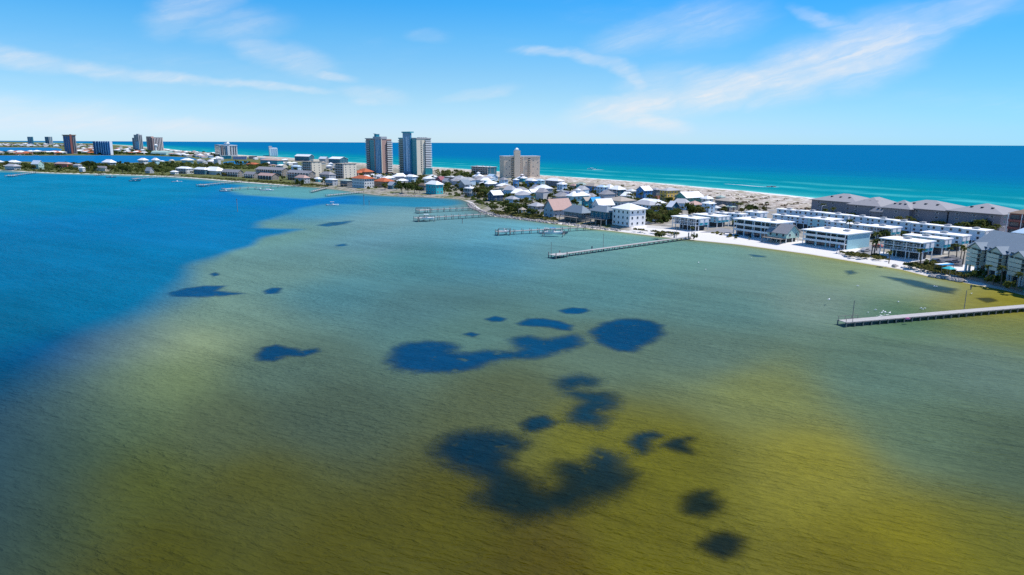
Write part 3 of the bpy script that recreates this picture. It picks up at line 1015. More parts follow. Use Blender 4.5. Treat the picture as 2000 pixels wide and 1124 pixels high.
def building(name, label, short, xl, xc, xr, yb, ye, roof, rise, wall, rcol, floors, cat=None, ang=None, stilt=0.0, over=0.6, winL=True, winR=True, bal=0,
             deck=False, cupola=None, chimney=False, dormer=False, pitch=None, tower=None, group=None, low=None, wsp=3.2, wsz=(1.25, 1.5), endpanel=False, units=True, solidbal=False, posts=True, balm=None, depth=None):
    C, u, v, a, W, D, h = place(xl, xc, xr, yb, ye, ang)
    rise *= 0.82
    if depth:
        D = depth
    root = thing(name, label, cat or ("house" if "house" in name or "villa" in name or "cottage" in name else "building"), (C[0], C[1], 1.5), a - math.pi / 2, group)
    FOOT.append((C, v, u, D, W))
    mid = C + v * D / 2 + u * W / 2
    BUILT.append((mid[0], mid[1], short, max(D, W) / 2, h))
    dist = float(np.hypot(*C))
    stilt = min(stilt, h * 0.45)
    wm = wallm(wall)
    z0 = stilt
    MB().box(0, D, 0, W, z0, h).build("wall", wm, root)
    if stilt:
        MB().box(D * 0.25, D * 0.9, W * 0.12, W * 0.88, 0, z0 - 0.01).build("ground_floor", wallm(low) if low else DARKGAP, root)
        if posts:
            for x in (0.2, D - 0.2):
                n = max(1, int(W / 4.2))
                for i in range(n + 1):
                    link("post", POST, root, (x, 0.2 + (W - 0.4) * i / n, -0.4), 0, (1, 1, z0 + 0.4))
            n = max(1, int(D / 4.5))
            for i in range(1, n):
                link("post", POST, root, (0.2 + (D - 0.4) * i / n, 0.2, -0.4), 0, (1, 1, z0 + 0.4))
    elif low:
        MB().box(-0.05, D + 0.05, -0.05, W + 0.05, 0, min(3, h * 0.35)).build("lower_wall", wallm(low), root)
    fh = (h - z0) / max(1, floors)
    if roof == "hip":
        roof_hip(root, D, W, h, rise, over, roofm(rcol))
    elif roof == "flat":
        roof_flat(root, D, W, h, over, roofm(rcol), 0.4, units, bal)
    elif roof in ("gu", "gv"):
        roof_gable(root, D, W, h, rise, over, roofm(rcol), wm, roof[1])
    ww, wh = wsz
    wh = min(wh, fh * 0.62)
    for f in range(floors):
        z = z0 + f * fh + fh * 0.28
        if bal and f >= (1 if z0 < 1 else 0):
            balcony(root, "L", 0.0, W, z0 + f * fh + 0.1, bal, wallm(balm) if balm else WHITE, solid=solidbal)
        if winL:
            n = max(1, int(W / wsp))
            for i in range(n):
                s = W * (i + 0.5) / n
                if bal:
                    put_window(root, "L", s - W / n * 0.42, z0 + f * fh + 0.15, W / n * 0.84, fh * 0.8, DOORGLASS, "sliding_door")
                else:
                    put_window(root, "L", s - ww / 2, z, ww, wh)
        if winR and not endpanel:
            n = max(1, int(D / wsp))
            for i in range(n):
                s = D * (i + 0.5) / n
                put_window(root, "R", s - ww / 2, z, ww, wh)
    if bal:
        n = max(1, int(W / 5))
        for i in range(n + 1):
            link("post", POST, root, (-bal + 0.1, 0.1 + (W - 0.2) * i / n, 0), 0, (0.7, 0.7, h))
    if endpanel:
        k = max(2, int(D / 3.0))
        for i in range(k):
            s = D * (i + 0.5) / k
            mb = MB()
            fbox(mb, "R", s - D / k * 0.33, s + D / k * 0.33, z0 + (h - z0) * 0.42, h - 0.05, 0.0, 0.5)
            mb.build("bay_panel", WHITE, root)
            mb = MB()
            fbox(mb, "R", s - D / k * 0.25, s + D / k * 0.25, z0 + 0.3, z0 + (h - z0) * 0.40, 0.0, 0.25)
            mb.build("lower_panel", wallm("tq"), root)
    if deck:
        mb = MB().box(-4.0, -0.02, 0, W, z0 + fh * 0.0 + (2.4 if z0 < 1 else 0) - 0.2, z0 + (2.4 if z0 < 1 else 0))
        zz = z0 + (2.4 if z0 < 1 else 0)
        mb.box(-4.0, -3.9, 0, W, zz + 0.9, zz + 1.0)
        for i in range(int(W / 2) + 1):
            mb.box(-4.0, -3.9, i * 2.0, i * 2.0 + 0.1, zz, zz + 0.9)
        mb.build("deck", TIMBER, root)
        for i in range(max(2, int(W / 4)) + 1):
            link("post", POST_G, root, (-3.8, 0.2 + (W - 0.4) * i / max(2, int(W / 4)), -0.4), 0, (0.8, 0.8, zz + 0.3))
    if cupola:
        cx, cy = D / 2, W / 2
        zt = h + rise * 0.75
        cu = MB().box(cx - 1.2, cx + 1.2, cy - 1.2, cy + 1.2, zt, zt + 2.2).build("cupola", wallm(cupola), root)
        roof_hip(cu, 2.4, 2.4, zt + 2.2, 0.9, 0.4, roofm(rcol), "cupola_roof", cx - 1.2, cy - 1.2)
    if chimney:
        MB().box(D * 0.3, D * 0.3 + 1.1, W * 0.5, W * 0.5 + 1.3, h * 0.6, h + rise + 1.2).build("chimney", wm, root)
    if name == "condominium" and rcol == "gr":
        for q in (0.25, 0.45, 0.65):
            MB().box(-over * 0.2 + D * 0.22, D * 0.22 + 0.9, W * q, W * q + 1.1, h + rise * 0.3, h + rise * 0.3 + 1.6).build("roof_vent", DARKGAP, root)
    if dormer:
        zt = h + rise * 0.25
        d = MB().prism([(-1.8, 0), (1.8, 0), (0, 1.9)], 0, D * 0.4)
        d.v = [(y + D * 0.08, x + W * 0.5, z + zt) for x, y, z in d.v]
        d.f = [tuple(reversed(f)) for f in d.f]
        d.build("dormer", wallm("dt"), root)
    if tower:
        s0, s1, up = tower
        MB().box(D * 0.2, D * 0.8, W * s0, W * s1, h, h + up).build("lift_tower", wm, root)
    return root, W, D, h


H = building
FARG = None
# --- the beach front on the near right, then westwards; corner marks measured on the photo
ROWS = [
    # name, label, short, xl, xc, xr, yb, ye, roof, rise, wall, roofcol, floors, extras
    ("town_house", "white townhouse block beside the middle beach pier with teal panelled lower end", "the townhouse beside the middle pier", 1318, 1364, 1383, 452, 428.5, "flat", 0, "lb", "rw", 2, dict(stilt=3, endpanel=True, bal=2.2)),
    ("town_house", "white townhouse block tucked just behind the one beside the middle pier", "the second townhouse by the middle pier", 1354, 1400, 1423, 445, 424.7, "flat", 0, "lt", "rw", 2, dict(stilt=2.5, endpanel=True)),
    ("town_house", "small white roofed block wedged behind the two pier side townhouses", "the wedged townhouse", 1396, 1415, 1425, 434, 418, "flat", 0, "lb", "rw", 2, dict(stilt=2)),
    ("town_house", "flat roofed townhouse behind the long balcony block, nearer of that pair", "the townhouse behind the balcony block", 1424, 1446, 1457, 443, 420, "flat", 0, "lb", "rw", 2, dict(stilt=2.5, endpanel=True)),
    ("town_house", "flat roofed townhouse behind the long balcony block, right of that pair", "the right townhouse behind the balcony block", 1455, 1481, 1497, 440, 417, "flat", 0, "lb", "rw", 2, dict(stilt=2.5, endpanel=True)),
    ("balcony_block", "long white three storey balcony block left of the grey roofed beach house", "the left balcony block", 1437, 1519, 1546, 470, 437, "flat", 0, "lb", "rw", 3, dict(bal=2.0, solidbal=True, wsp=4.2)),
    ("balcony_block", "long white balcony block with plain turquoise end wall behind open sand", "the turquoise ended balcony block", 1572, 1654, 1697, 488, 459, "flat", 0, "lt", "rw", 3, dict(bal=2.0, solidbal=True, winR=False, wsp=4.2)),
    ("town_house", "first white roofed townhouse of the row directly above the beach house", "the row above the beach house", 1508, 1545, 1553, 443, 424, "flat", 0, "lb", "rw", 2, dict(stilt=2.5, endpanel=True)),
    ("town_house", "middle white roofed townhouse of the row directly above the beach house", "the row above the beach house", 1541, 1583, 1593, 449, 428, "flat", 0, "lb", "rw", 2, dict(stilt=2.5, endpanel=True)),
    ("town_house", "last townhouse of the row above the beach house, showing its pale side", "the row above the beach house", 1576, 1618, 1642, 456, 431.5, "flat", 0, "lt", "rw", 2, dict(stilt=2.5, endpanel=True)),
    ("town_house", "first townhouse of the row right behind the turquoise ended block", "the row behind the turquoise ended block", 1612, 1648, 1656, 460, 437, "flat", 0, "lb", "rw", 2, dict(stilt=2.5, endpanel=True)),
    ("town_house", "middle townhouse of the row right behind the turquoise ended block", "the row behind the turquoise ended block", 1641, 1693, 1706, 465, 443, "flat", 0, "lb", "rw", 2, dict(stilt=2.5, endpanel=True)),
    ("town_house", "end townhouse with white decks in the row behind the turquoise ended block", "the row behind the turquoise ended block", 1690, 1738, 1757, 470, 447, "flat", 0, "lt", "rw", 2, dict(stilt=2.5, endpanel=True, bal=1.6)),
    ("town_house", "leftmost townhouse of the long rear row by the dunes", "the rear townhouse row", 1516, 1560, 1568, 433, 413.3, "flat", 0, "lb", "rw", 2, dict(stilt=2, endpanel=True)),
    ("town_house", "second townhouse from the left in the long rear row", "the rear townhouse row", 1556, 1610, 1618, 440, 417.3, "flat", 0, "lb", "rw", 2, dict(stilt=2, endpanel=True)),
    ("town_house", "third townhouse from the left in the long rear row", "the rear townhouse row", 1611, 1652, 1662, 446, 422, "flat", 0, "lb", "rw", 2, dict(stilt=2, endpanel=True)),
    ("town_house", "fourth townhouse of the rear row, in front of the stepped grey roofs", "the rear townhouse row", 1660, 1700, 1707, 450, 427, "flat", 0, "lb", "rw", 2, dict(stilt=2, endpanel=True)),
    ("town_house", "fifth townhouse of the rear row, below the long grey condominium", "the rear townhouse row", 1696, 1746, 1754, 456, 432, "flat", 0, "lb", "rw", 2, dict(stilt=2, endpanel=True)),
    ("town_house", "sixth and shortest townhouse of the rear row", "the rear townhouse row", 1745, 1776, 1784, 460, 436, "flat", 0, "lb", "rw", 2, dict(stilt=2, endpanel=True)),
    ("town_house", "seventh townhouse of the rear row, just past the gap between roofs", "the rear townhouse row", 1777, 1818, 1826, 465, 441, "flat", 0, "lb", "rw", 2, dict(stilt=2, endpanel=True)),
    ("town_house", "long eighth townhouse of the rear row behind the parking court", "the rear townhouse row", 1813, 1880, 1888, 474, 447.5, "flat", 0, "lb", "rw", 2, dict(stilt=2, endpanel=True)),
    ("town_house", "last townhouse of the rear row, beside the cream condominium roof", "the rear townhouse row", 1876, 1918, 1934, 481, 452.5, "flat", 0, "lb", "rw", 2, dict(stilt=2, endpanel=True)),
    ("town_house", "white decked townhouse on stilts at the top of the beach near the parking court", "the decked beach townhouse", 1724, 1801, 1820, 509, 475, "flat", 0, "lb", "rw", 2, dict(stilt=3.4, endpanel=True, bal=2.6)),
    ("town_house", "stilted townhouse behind the white decked one, blue lower end wall", "the second decked townhouse", 1763, 1839, 1854, 499, 469, "flat", 0, "lt", "rw", 2, dict(stilt=3.0, endpanel=True)),
    ("town_house", "third stilted townhouse in that stepped group, nearest the palms", "the third stepped townhouse", 1797, 1874, 1890, 491, 463, "flat", 0, "lb", "rw", 2, dict(stilt=2.8, endpanel=True)),
    ("beach_house", "grey gabled beach house raised on posts above the white sand", "the grey gabled beach house", 1498, 1535, 1560, 475, 456.5, "gu", 4.2, "pg", "gr", 1, dict(stilt=2.8, deck=True)),
    ("condominium", "leftmost grey hipped condominium by the gulf beach", "the leftmost grey condominium", 1583, 1668, 1683, 428, 397, "hip", 4.8, "sg", "gr", 4, dict(depth=26, wsp=8, wsz=(1.8, 1.0), over=1.2)),
    ("condominium", "stepped grey condominium with a tall pyramid roof left of the long ones", "the stepped grey condominium", 1655, 1715, 1728, 434, 404.5, "hip", 5.2, "sg", "gr", 4, dict(depth=24, wsp=8, wsz=(1.8, 1.0), over=1.2)),
    ("condominium", "low grey hipped wing in front of the stepped condominium", "the low grey wing", 1700, 1738, 1745, 438, 417, "hip", 3.2, "sg", "gr", 2, dict(wsp=8, wsz=(1.8, 1.0), over=1.0)),
    ("condominium", "long grey hipped condominium with roof vents beside the gulf", "the long grey condominium", 1733, 1846, 1858, 449, 413, "hip", 4.8, "sg", "gr", 4, dict(depth=26, wsp=8, wsz=(1.8, 1.0), over=1.4)),
    ("condominium", "narrow grey hipped wing joining the left end of the long grey condominium", "the narrow grey wing", 1722, 1772, 1780, 443, 410, "hip", 5.0, "sg", "gr", 3, dict(depth=14, wsp=8, wsz=(1.8, 1.0), over=1.2)),
    ("condominium", "rightmost grey hipped condominium before the red brick block", "the rightmost grey condominium", 1849, 1950, 1957, 460, 420, "hip", 4.8, "sg", "gr", 4, dict(depth=24, wsp=8, wsz=(1.8, 1.0), over=1.4)),
    ("apartment_block", "dark red apartment block with stacked balconies at the right edge", "the dark red apartment block", 1964, 2075, 2096, 486, 426, "hip", 3.0, "rb", "br", 4, dict(bal=1.6, solidbal=True, wsp=4, balm="rb")),
    ("beach_house", "white three storey house with white hip roof standing alone by the beach", "the white three storey beach house", 1195.5, 1229, 1260, 443.7, 411.0, "hip", 3.4, "w", "rw", 3, dict(low=None, over=0.9, wsp=3.0)),
    ("beach_house", "teal house with a slate blue hip roof beside the white beach house", "the teal slate roofed house", 1153, 1184, 1201, 439, 415.5, "hip", 3.6, "dt", "sl", 2, dict(stilt=2.8, deck=True, over=0.9)),
    ("beach_house", "dark shingled house under a broad slate roof next to the teal one", "the dark shingled house", 1102, 1136, 1154, 433.5, 417.5, "hip", 4.6, "dg", "sl", 2, dict(deck=True, over=1.0)),
    ("beach_house", "grey house under a steep pinkish brown gable roof", "the pinkish brown gabled house", 1062, 1081, 1117, 426, 408.5, "gv", 6.4, "g", "ps", 2, dict(over=0.9)),
    ("cottage", "small house with pale lilac roof left of the pinkish gable", "the lilac roofed cottage", 1031, 1048, 1066, 418, 404, "hip", 2.4, "lg", "lg", 2, dict()),
    ("house", "turquoise house with two bright white gable roofs", "the turquoise twin gabled house", 1013, 1022, 1036, 391, 379, "gv", 2.6, "tq", "rw", 2, dict()),
    ("house", "turquoise wing with the higher white gable at right", "the turquoise right wing", 1031, 1038, 1053, 387, 375.5, "gv", 2.6, "tq", "rw", 2, dict()),
    ("house", "pale grey modern house with tall white columns on its front", "the columned modern house", 1083, 1103, 1111, 394, 375, "flat", 0, "lv", "lg", 2, dict(bal=1.5)),
    ("house", "pale blue three storey house under a small white hip roof", "the pale blue tall house", 1088, 1098, 1107, 376, 361, "hip", 2.6, "lb", "rw", 3, dict()),
    ("house", "blue teal house with broad white pyramid roof and little lantern", "the lantern topped teal house", 1107, 1118, 1150, 401, 384, "hip", 3.0, "lt", "rw", 2, dict(cupola="w", over=1.0)),
    ("house", "house with a vivid blue gable wall behind the slate roofs", "the vivid blue gabled house", 1150, 1158, 1174, 408, 394, "gv", 3.0, "te", "bb", 2, dict()),
    ("cottage", "small brown gabled house left of the vivid blue roof", "the brown gabled cottage", 1136, 1144, 1156, 404, 392, "gv", 2.4, "te", "bt", 2, dict()),
    ("house", "white house with a long slanting white roof right of the vivid blue gable", "the slanting white roofed house", 1157, 1170, 1199, 411, 401, "gv", 4.4, "w", "rw", 1, dict(ang=118)),
    ("house", "long pale stucco house with arched windows and a tan hip roof", "the tan roofed stucco house", 1180, 1212, 1242, 405, 394, "hip", 3.0, "ow", "bt", 1, dict(wsp=2.6)),
    ("house", "pale blue house with light grey hip roof behind the white beach house", "the grey roofed blue house", 1233, 1268, 1289, 414, 402, "hip", 3.0, "lb", "lg", 2, dict()),
    ("house", "light blue three storey house below the tan hotel", "the light blue house under the tan hotel", 975, 984, 992, 368, 352, "hip", 2.6, "lb", "gr", 3, dict()),
    ("house", "narrow royal blue house amid trees below the tan hotel", "the narrow royal blue house", 1002, 1007, 1013, 369, 352, "hip", 1.6, "b", "rw", 3, dict()),
    ("house", "wide navy blue house with white roof right of the narrow blue one", "the wide navy house", 1026, 1040, 1049, 366, 354, "hip", 2.4, "b", "rw", 3, dict()),
    ("house", "teal house with pale mint roof beside the wide navy house", "the mint roofed house", 1046, 1056, 1064, 363, 353.5, "hip", 1.8, "lt", "pb", 2, dict()),
    ("house", "long low house with white roof just behind the palms by the gulf sand", "the long white roofed house by the palms", 1065, 1090, 1101, 366, 354.5, "hip", 2.6, "dg", "rw", 2, dict()),
    ("house", "white roofed house with raised central block under the tan hotel", "the raised white roofed house", 1009, 1022, 1030, 356, 349, "hip", 2.4, "te", "rw", 2, dict(cupola="ps")),
    ("house", "small house with salmon roof in the row facing the dunes", "the salmon roofed house", 1113, 1122, 1128, 370, 363.5, "hip", 2.0, "bt", "ps", 2, dict()),
    ("house", "teal house with grey green roof in the row facing the dunes", "the grey green roofed house", 1125, 1138, 1146, 374, 361.5, "hip", 2.2, "te", "gg", 3, dict()),
    ("house", "blue house under a broad beige hip roof in the row facing the dunes", "the beige roofed blue house", 1141, 1160, 1172, 378, 364.5, "hip", 2.8, "b", "bt", 3, dict()),
    ("house", "sky blue house with pale roof at the end of the dune facing row", "the sky blue house", 1165, 1178, 1186, 383, 366.5, "hip", 2.0, "lb", "pb", 3, dict()),
    ("house", "house with large white hip roof behind the sky blue house", "the large white hipped house", 1179, 1191, 1201, 382, 367.5, "hip", 3.2, "ow", "rw", 3, dict()),
    ("house", "dark teal balcony house with white roof and white right wall", "the dark teal balcony house", 1188, 1207, 1222, 388, 371.5, "hip", 3.4, "dt", "rw", 3, dict(bal=1.5)),
    ("house", "small olive house with cream roof left of the purple house", "the small olive house", 1222, 1233, 1243, 387, 374.5, "hip", 2.2, "gg", "ow", 2, dict()),
    ("house", "tall blue violet house with white roof and rose pink porch tower", "the blue violet house", 1242, 1258, 1273, 391, 372.5, "gv", 3.6, "b", "rw", 3, dict()),
    ("house", "charcoal house with white framed windows and red base", "the charcoal house", 1272, 1281, 1289, 389, 371.5, "hip", 1.8, "dg", "lg", 3, dict(low="rd")),
    ("house", "bright yellow house with grey roof next to the dunes", "the bright yellow house", 1288, 1302, 1328, 393, 373.5, "hip", 2.0, "ye", "lg", 3, dict()),
    ("house", "sea green house with large white roofs and a dark dormer", "the sea green house", 1318, 1340, 1372, 401, 386, "gv", 4.0, "gn", "rw", 2, dict(over=1.0)),
    ("house", "white house with coral balconies behind the sea green one", "the coral balconied house", 1369, 1381, 1392, 402, 389.5, "hip", 2.6, "ow", "rw", 2, dict()),
    ("house", "pale blue cottage with white roof and grey porch near the green trees", "the pale blue porch house", 1370, 1384, 1396, 417, 399, "hip", 1.8, "lb", "rw", 3, dict()),
    ("house", "light blue house with pinkish hip roof in front of the sea green house", "the pinkish hipped house", 1338, 1355, 1373, 412, 401, "hip", 2.6, "lb", "ps", 2, dict()),
    ("house", "dark green house with pale flat hip roof beside the dunes", "the dark green dune house", 1396, 1424, 1441, 412, 394, "hip", 1.8, "dg", "bt", 3, dict(over=1.0)),
    ("cottage", "small pale roofed cottage among the dunes behind the dark green house", "the dune cottage", 1398, 1408, 1416, 394, 386.5, "hip", 1.8, "g", "gg", 1, dict()),
    ("house", "navy gabled house with white trim among trees left of the townhouses", "the white trimmed navy house", 1302, 1311, 1326, 421, 404, "gu", 3.6, "dt", "rw", 2, dict()),
    # --- the village in the middle distance
    ("house", "three storey teal house with white pyramid roof on the point", "the teal house on the point", 832, 852, 865.5, 380, 361.5, "hip", 3.6, "tq", "rw", 2, dict(over=0.9)),
    ("house", "brown roofed dark house left of the teal house on the point", "the dark house beside the point", 818, 829, 835, 373, 363, "hip", 2.4, "dg", "br", 2, dict()),
    ("house", "house with dark red gable roof behind the teal house", "the dark red gabled house", 852, 861, 870, 361, 352, "gv", 4.0, "mr", "mr", 2, dict()),
    ("house", "grey gabled house right beside the dark red roof", "the grey gabled house", 864, 872, 881, 362, 354.5, "gu", 3.4, "g", "lg", 2, dict()),
    ("motel", "long low pinkish motel with white roof behind the point", "the long pinkish motel", 868, 900, 912, 358, 348, "flat", 0, "ps", "ow", 2, dict()),
    ("condominium", "square dark glazed condominium with pink end wall by the gulf", "the square dark condominium", 921, 954, 970, 343, 327, "flat", 0, "dt", "ow", 4, dict(bal=1.4, wsp=5)),
    ("house", "white octagonal house with tiered white roof below the square condominium", "the tiered octagonal house", 923, 935, 946, 354, 345.5, "hip", 3.2, "ow", "rw", 1, dict(cupola="w")),
    ("house", "blue a frame house right of the octagonal one", "the blue a frame house", 950, 960, 972, 354, 346.5, "gu", 3.8, "lb", "pb", 2, dict()),
    ("house", "house under a large dark blue gable roof near the point", "the dark blue gabled house", 892, 908, 922, 369, 361, "gv", 5.0, "g", "sl", 2, dict()),
    ("house", "sprawling house with bright white cross gabled roofs", "the cross gabled white roofed house", 936, 953, 974, 368, 360, "hip", 4.2, "g", "rw", 1, dict(dormer=True)),
    ("house", "white house with tall chimney on the curving shore", "the white chimney house", 908, 920, 932, 384, 369, "hip", 1.6, "ow", "rw", 2, dict(chimney=True, bal=1.2)),
    ("house", "dark navy house with white gable roof by the point", "the dark navy house", 953, 964, 982, 394, 381, "gv", 3.4, "nv", "rw", 2, dict()),
    ("cottage", "small lilac cottage right of the dark navy house", "the lilac cottage", 980, 988, 996, 381, 374.5, "hip", 1.6, "lv", "lg", 1, dict()),
    ("cottage", "tan roofed cottage behind the dark navy house", "the tan roofed cottage", 966, 976, 986, 377, 370, "hip", 2.2, "c", "bt", 1, dict()),
    ("house", "blue grey house with pale roof below the turquoise twin gables", "the blue grey house", 987, 1002, 1014, 400, 390, "hip", 2.2, "lb", "lg", 2, dict()),
    ("villa", "cream and blue villa with arched loggia and terracotta roof on the shore", "the arcaded terracotta villa", 688, 712, 731, 368, 350, "hip", 3.4, "ow", "orr", 3, dict(over=1.0, wsp=2.4)),
    ("villa", "villa with broad terracotta hip roof right of the arcaded villa", "the second terracotta villa", 731, 750, 769, 367, 355.5, "hip", 4.0, "br", "orr", 2, dict(over=1.0)),
    ("villa", "villa with bright orange pagoda roof behind the arcaded villa", "the orange pagoda roofed villa", 696, 712, 729, 345, 336.5, "hip", 5.0, "br", "orr", 2, dict(over=1.2)),
    ("house", "dark teal gabled house between the terracotta villa and the dense trees", "the dark teal gabled house", 757, 766, 777, 370, 362, "gu", 3.4, "dt", "g", 2, dict()),
    ("house", "small white roofed house behind the terracotta roofs", "the small white house behind the villas", 720, 729, 737, 349, 343.5, "hip", 2.2, "ow", "rw", 1, dict()),
    ("house", "tiny white gabled house right of the orange pagoda roof", "the tiny white gabled house", 736, 742, 749, 350, 345, "gu", 2.6, "w", "rw", 1, dict()),
    ("house", "house with wide bright white roof below the twin towers", "the wide white roofed house", 768, 782, 794, 353, 346, "gv", 4.4, "te", "rw", 1, dict()),
    ("house", "bluish two storey house with white roof below the taller tower", "the bluish house under the tower", 794, 806, 816, 356, 346, "hip", 2.6, "lb", "rw", 2, dict()),
    ("apartment_block", "tan six storey apartment block with dark shaded side, left of the pair", "the left tan apartment block", 592, 610, 629, 345, 316.5, "flat", 0, "c", "bt", 6, dict(bal=1.4, solidbal=True, balm="lg", tower=(0.0, 0.3, 3.0), wsp=5)),
    ("apartment_block", "tan six storey apartment block with dark shaded side, right of the pair", "the right tan apartment block", 656, 672, 697, 349, 320.5, "flat", 0, "c", "bt", 6, dict(bal=1.4, solidbal=True, balm="lg", wsp=5)),
    ("house", "light blue house with pale hip roof left of the tan block pair", "the light blue house by the tan blocks", 569, 582, 591, 334, 326, "hip", 2.4, "lb", "pb", 2, dict()),
    ("house", "grey roofed house between the two tan apartment blocks", "the grey house between the tan blocks", 624, 643, 656, 351, 342, "hip", 4.0, "g", "gr", 2, dict()),
    ("cottage", "cottage with small bright white roof below the left tan block", "the bright roofed cottage", 614, 622, 629, 356, 350.5, "hip", 2.6, "te", "rw", 1, dict()),
    ("house", "waterside house with flat white roof below the grey roofed house", "the flat white waterside house", 636, 650, 660, 363, 352, "hip", 1.4, "g", "rw", 2, dict(deck=True)),
    ("house", "dark waterside house with pale green roof left of the arcaded villa", "the pale green roofed waterside house", 665, 678, 689, 365, 354, "hip", 1.6, "dg", "gg", 2, dict(deck=True)),
    ("town_house", "long grey roofed townhouse terrace with cream end tower near the tan blocks", "the long grey terrace", 562, 605, 617, 354, 339, "gu", 3.0, "wd", "gr", 3, dict(bal=1.5, tower=(0.0, 0.12, 1.5))),
    ("house", "grey hipped house in front of the long grey terrace", "the grey hipped waterside house", 576, 594, 606, 359, 348.5, "hip", 3.6, "g", "ps", 2, dict(deck=True)),
    ("town_house", "double grey roofed terrace with tan chimneys left of the long terrace", "the double grey terrace", 500, 552, 567, 345, 333, "gu", 3.6, "wd", "gr", 2, dict(bal=1.5)),
    ("town_house", "low terrace front with small tan roofs on the marshy shore", "the low marsh terrace", 504, 532, 545, 352, 344, "gu", 3.0, "wd", "ps", 1, dict(bal=1.2)),
    ("town_house", "grey brown terrace with a tan gable end beside the white roofed houses", "the first grey brown terrace", 433, 466, 476, 346, 337, "gu", 3.4, "wd", "gr", 2, dict(bal=1.5)),
    ("town_house", "second grey brown terrace toward the pier with boats", "the second grey brown terrace", 477, 496, 506, 349, 341, "gu", 3.2, "wd", "gr", 2, dict(bal=1.5)),
    ("house", "white waterfront house with pale hip roof, leftmost of three", "the leftmost white waterfront house", 345, 365, 378, 340, 330, "hip", 2.8, "ow", "rw", 2, dict(bal=1.2)),
    ("house", "navy waterfront house with white roof, middle of three", "the middle waterfront house", 379, 400, 410, 341.5, 332, "hip", 3.4, "dt", "rw", 2, dict()),
    ("house", "waterfront house under a great white pyramid roof, right of three", "the pyramid roofed waterfront house", 398, 424, 440, 342, 334.5, "hip", 6.0, "ow", "rw", 1, dict(over=2.0)),
    ("house", "house with orange hip roof on green land left of the tan blocks", "the orange hipped house", 482, 496, 509, 325, 321.5, "hip", 3.4, "orr", "orr", 1, dict(over=1.2)),
    ("building", "long low building with salmon and white roof before the gulf dunes", "the long salmon roofed building", 509, 542, 554, 325, 314, "hip", 2.6, "te", "ps", 2, dict(over=1.0)),
    ("condominium", "teal fronted gulf condominium with wide white gable roof, left of three", "the left white gabled condominium", 576, 604, 614, 316, 306, "gu", 5.0, "dt", "rw", 3, dict(wsp=5)),
    ("condominium", "white roofed gulf condominium in the middle of three", "the middle white gabled condominium", 623, 636, 643, 320, 310.5, "gu", 4.6, "g", "rw", 3, dict(wsp=5)),
    ("condominium", "teal fronted gulf condominium with white gable roof, right of three", "the right white gabled condominium", 642, 664, 680, 321, 311, "gu", 4.6, "dt", "rw", 3, dict(wsp=5)),
    # --- the far peninsula
    ("house", "far house with white pyramid roof and lower white porch on the left shore", "the white pyramid roofed far house", 201, 216, 227, 326, 318, "hip", 6.0, "lg", "rw", 2, dict(over=1.5)),
    ("house", "far white two storey house with small hip roof by the lagoon", "the white two storey lagoon house", 271, 281, 290, 324, 313.5, "hip", 4.5, "ow", "rw", 2, dict(over=1.5)),
    ("house", "far small house with white hip roof right of the lagoon house", "the small hipped lagoon house", 297, 305, 312, 322, 313.5, "hip", 5.0, "lt", "rw", 2, dict(over=1.2)),
    ("cottage", "low pale roofed cottage beside the small hipped lagoon house", "the low lagoon cottage", 311, 317, 322, 319, 315.5, "hip", 1.6, "gn", "rw", 1, dict()),
    ("house", "tan house in the woods near the lagoon tip", "the tan wood house", 331, 336, 341, 319, 314, "hip", 2.4, "c", "c", 1, dict()),
    ("house", "house with double white roof at the lagoon tip", "the double roofed house", 355, 367, 378, 320, 313.5, "hip", 4.6, "lt", "rw", 2, dict(over=2.0)),
    ("house", "long far house with brick red walls on the left peninsula", "the brick red far house", 107, 132, 143, 330, 321, "hip", 3.0, "rd", "ps", 2, dict()),
    ("house", "far white gabled house with mint front on the left shore", "the mint fronted far house", 62, 76, 87, 331, 320.5, "gu", 6.0, "pg", "rw", 2, dict()),
    ("house", "low far house with wide grey white roof at the left shore", "the wide grey roofed far house", 10, 28, 41, 332, 325.5, "hip", 4.0, "g", "lg", 1, dict(over=1.5)),
    ("house", "far house with bright white roof against the lagoon at left", "the bright roofed far house", 15, 28, 41, 323, 317.5, "hip", 4.0, "ow", "rw", 1, dict(over=1.5)),
    ("house", "grey far house right of the brick red one", "the grey far house", 143, 153, 161, 331, 323.5, "hip", 2.4, "g", "lg", 2, dict()),
    ("house", "white far cottage low by the shore trees", "the white far cottage", 155, 162, 167, 336, 329, "hip", 2.0, "w", "w", 1, dict()),
    ("house", "long dark roofed far house below the white pyramid roof", "the dark roofed far house", 184, 206, 216, 335, 328.5, "hip", 2.6, "c", "sg", 1, dict()),
    ("house", "grey gabled far house alone near the narrow beach", "the grey gabled far house", 284, 293, 301, 339, 333.5, "gu", 5.0, "lg", "lg", 1, dict()),
    ("house", "cream far house cut by the left edge of the picture", "the cream edge house", -12, 0, 9, 324, 317, "hip", 3.0, "c", "ow", 1, dict()),
    ("cottage", "low white roofed cottages row left of the three waterfront houses", "the low white cottage", 333, 342, 349, 341, 336.5, "hip", 2.0, "ow", "rw", 1, dict()),
    ("house", "pale house above the pond with grey roof", "the pale pond house", 386, 396, 406, 323, 315.5, "gu", 3.6, "ow", "lg", 2, dict()),
    ("building", "square white building between the far hotel and the pond", "the square white building", 418, 426, 432, 322, 311.5, "flat", 0, "ow", "ow", 3, dict()),
]
for name, label, short, xl, xc, xr, yb, ye, roof, rise, wall, rcol, floors, kw in ROWS:
    o_, W_, D_, h_ = building(name, label, short, xl, xc, xr, yb, ye, roof, rise, wall, rcol, floors, **kw)


# ------------------------------------------------------------------ towers and other large blocks
def strip(root, face, s0, s1, z0, z1, out, mat, name="wall_panel"):
    mb = MB()
    fbox(mb, face, s0, s1, z0, z1, 0.0, out)
    return mb.build(name, mat, root)


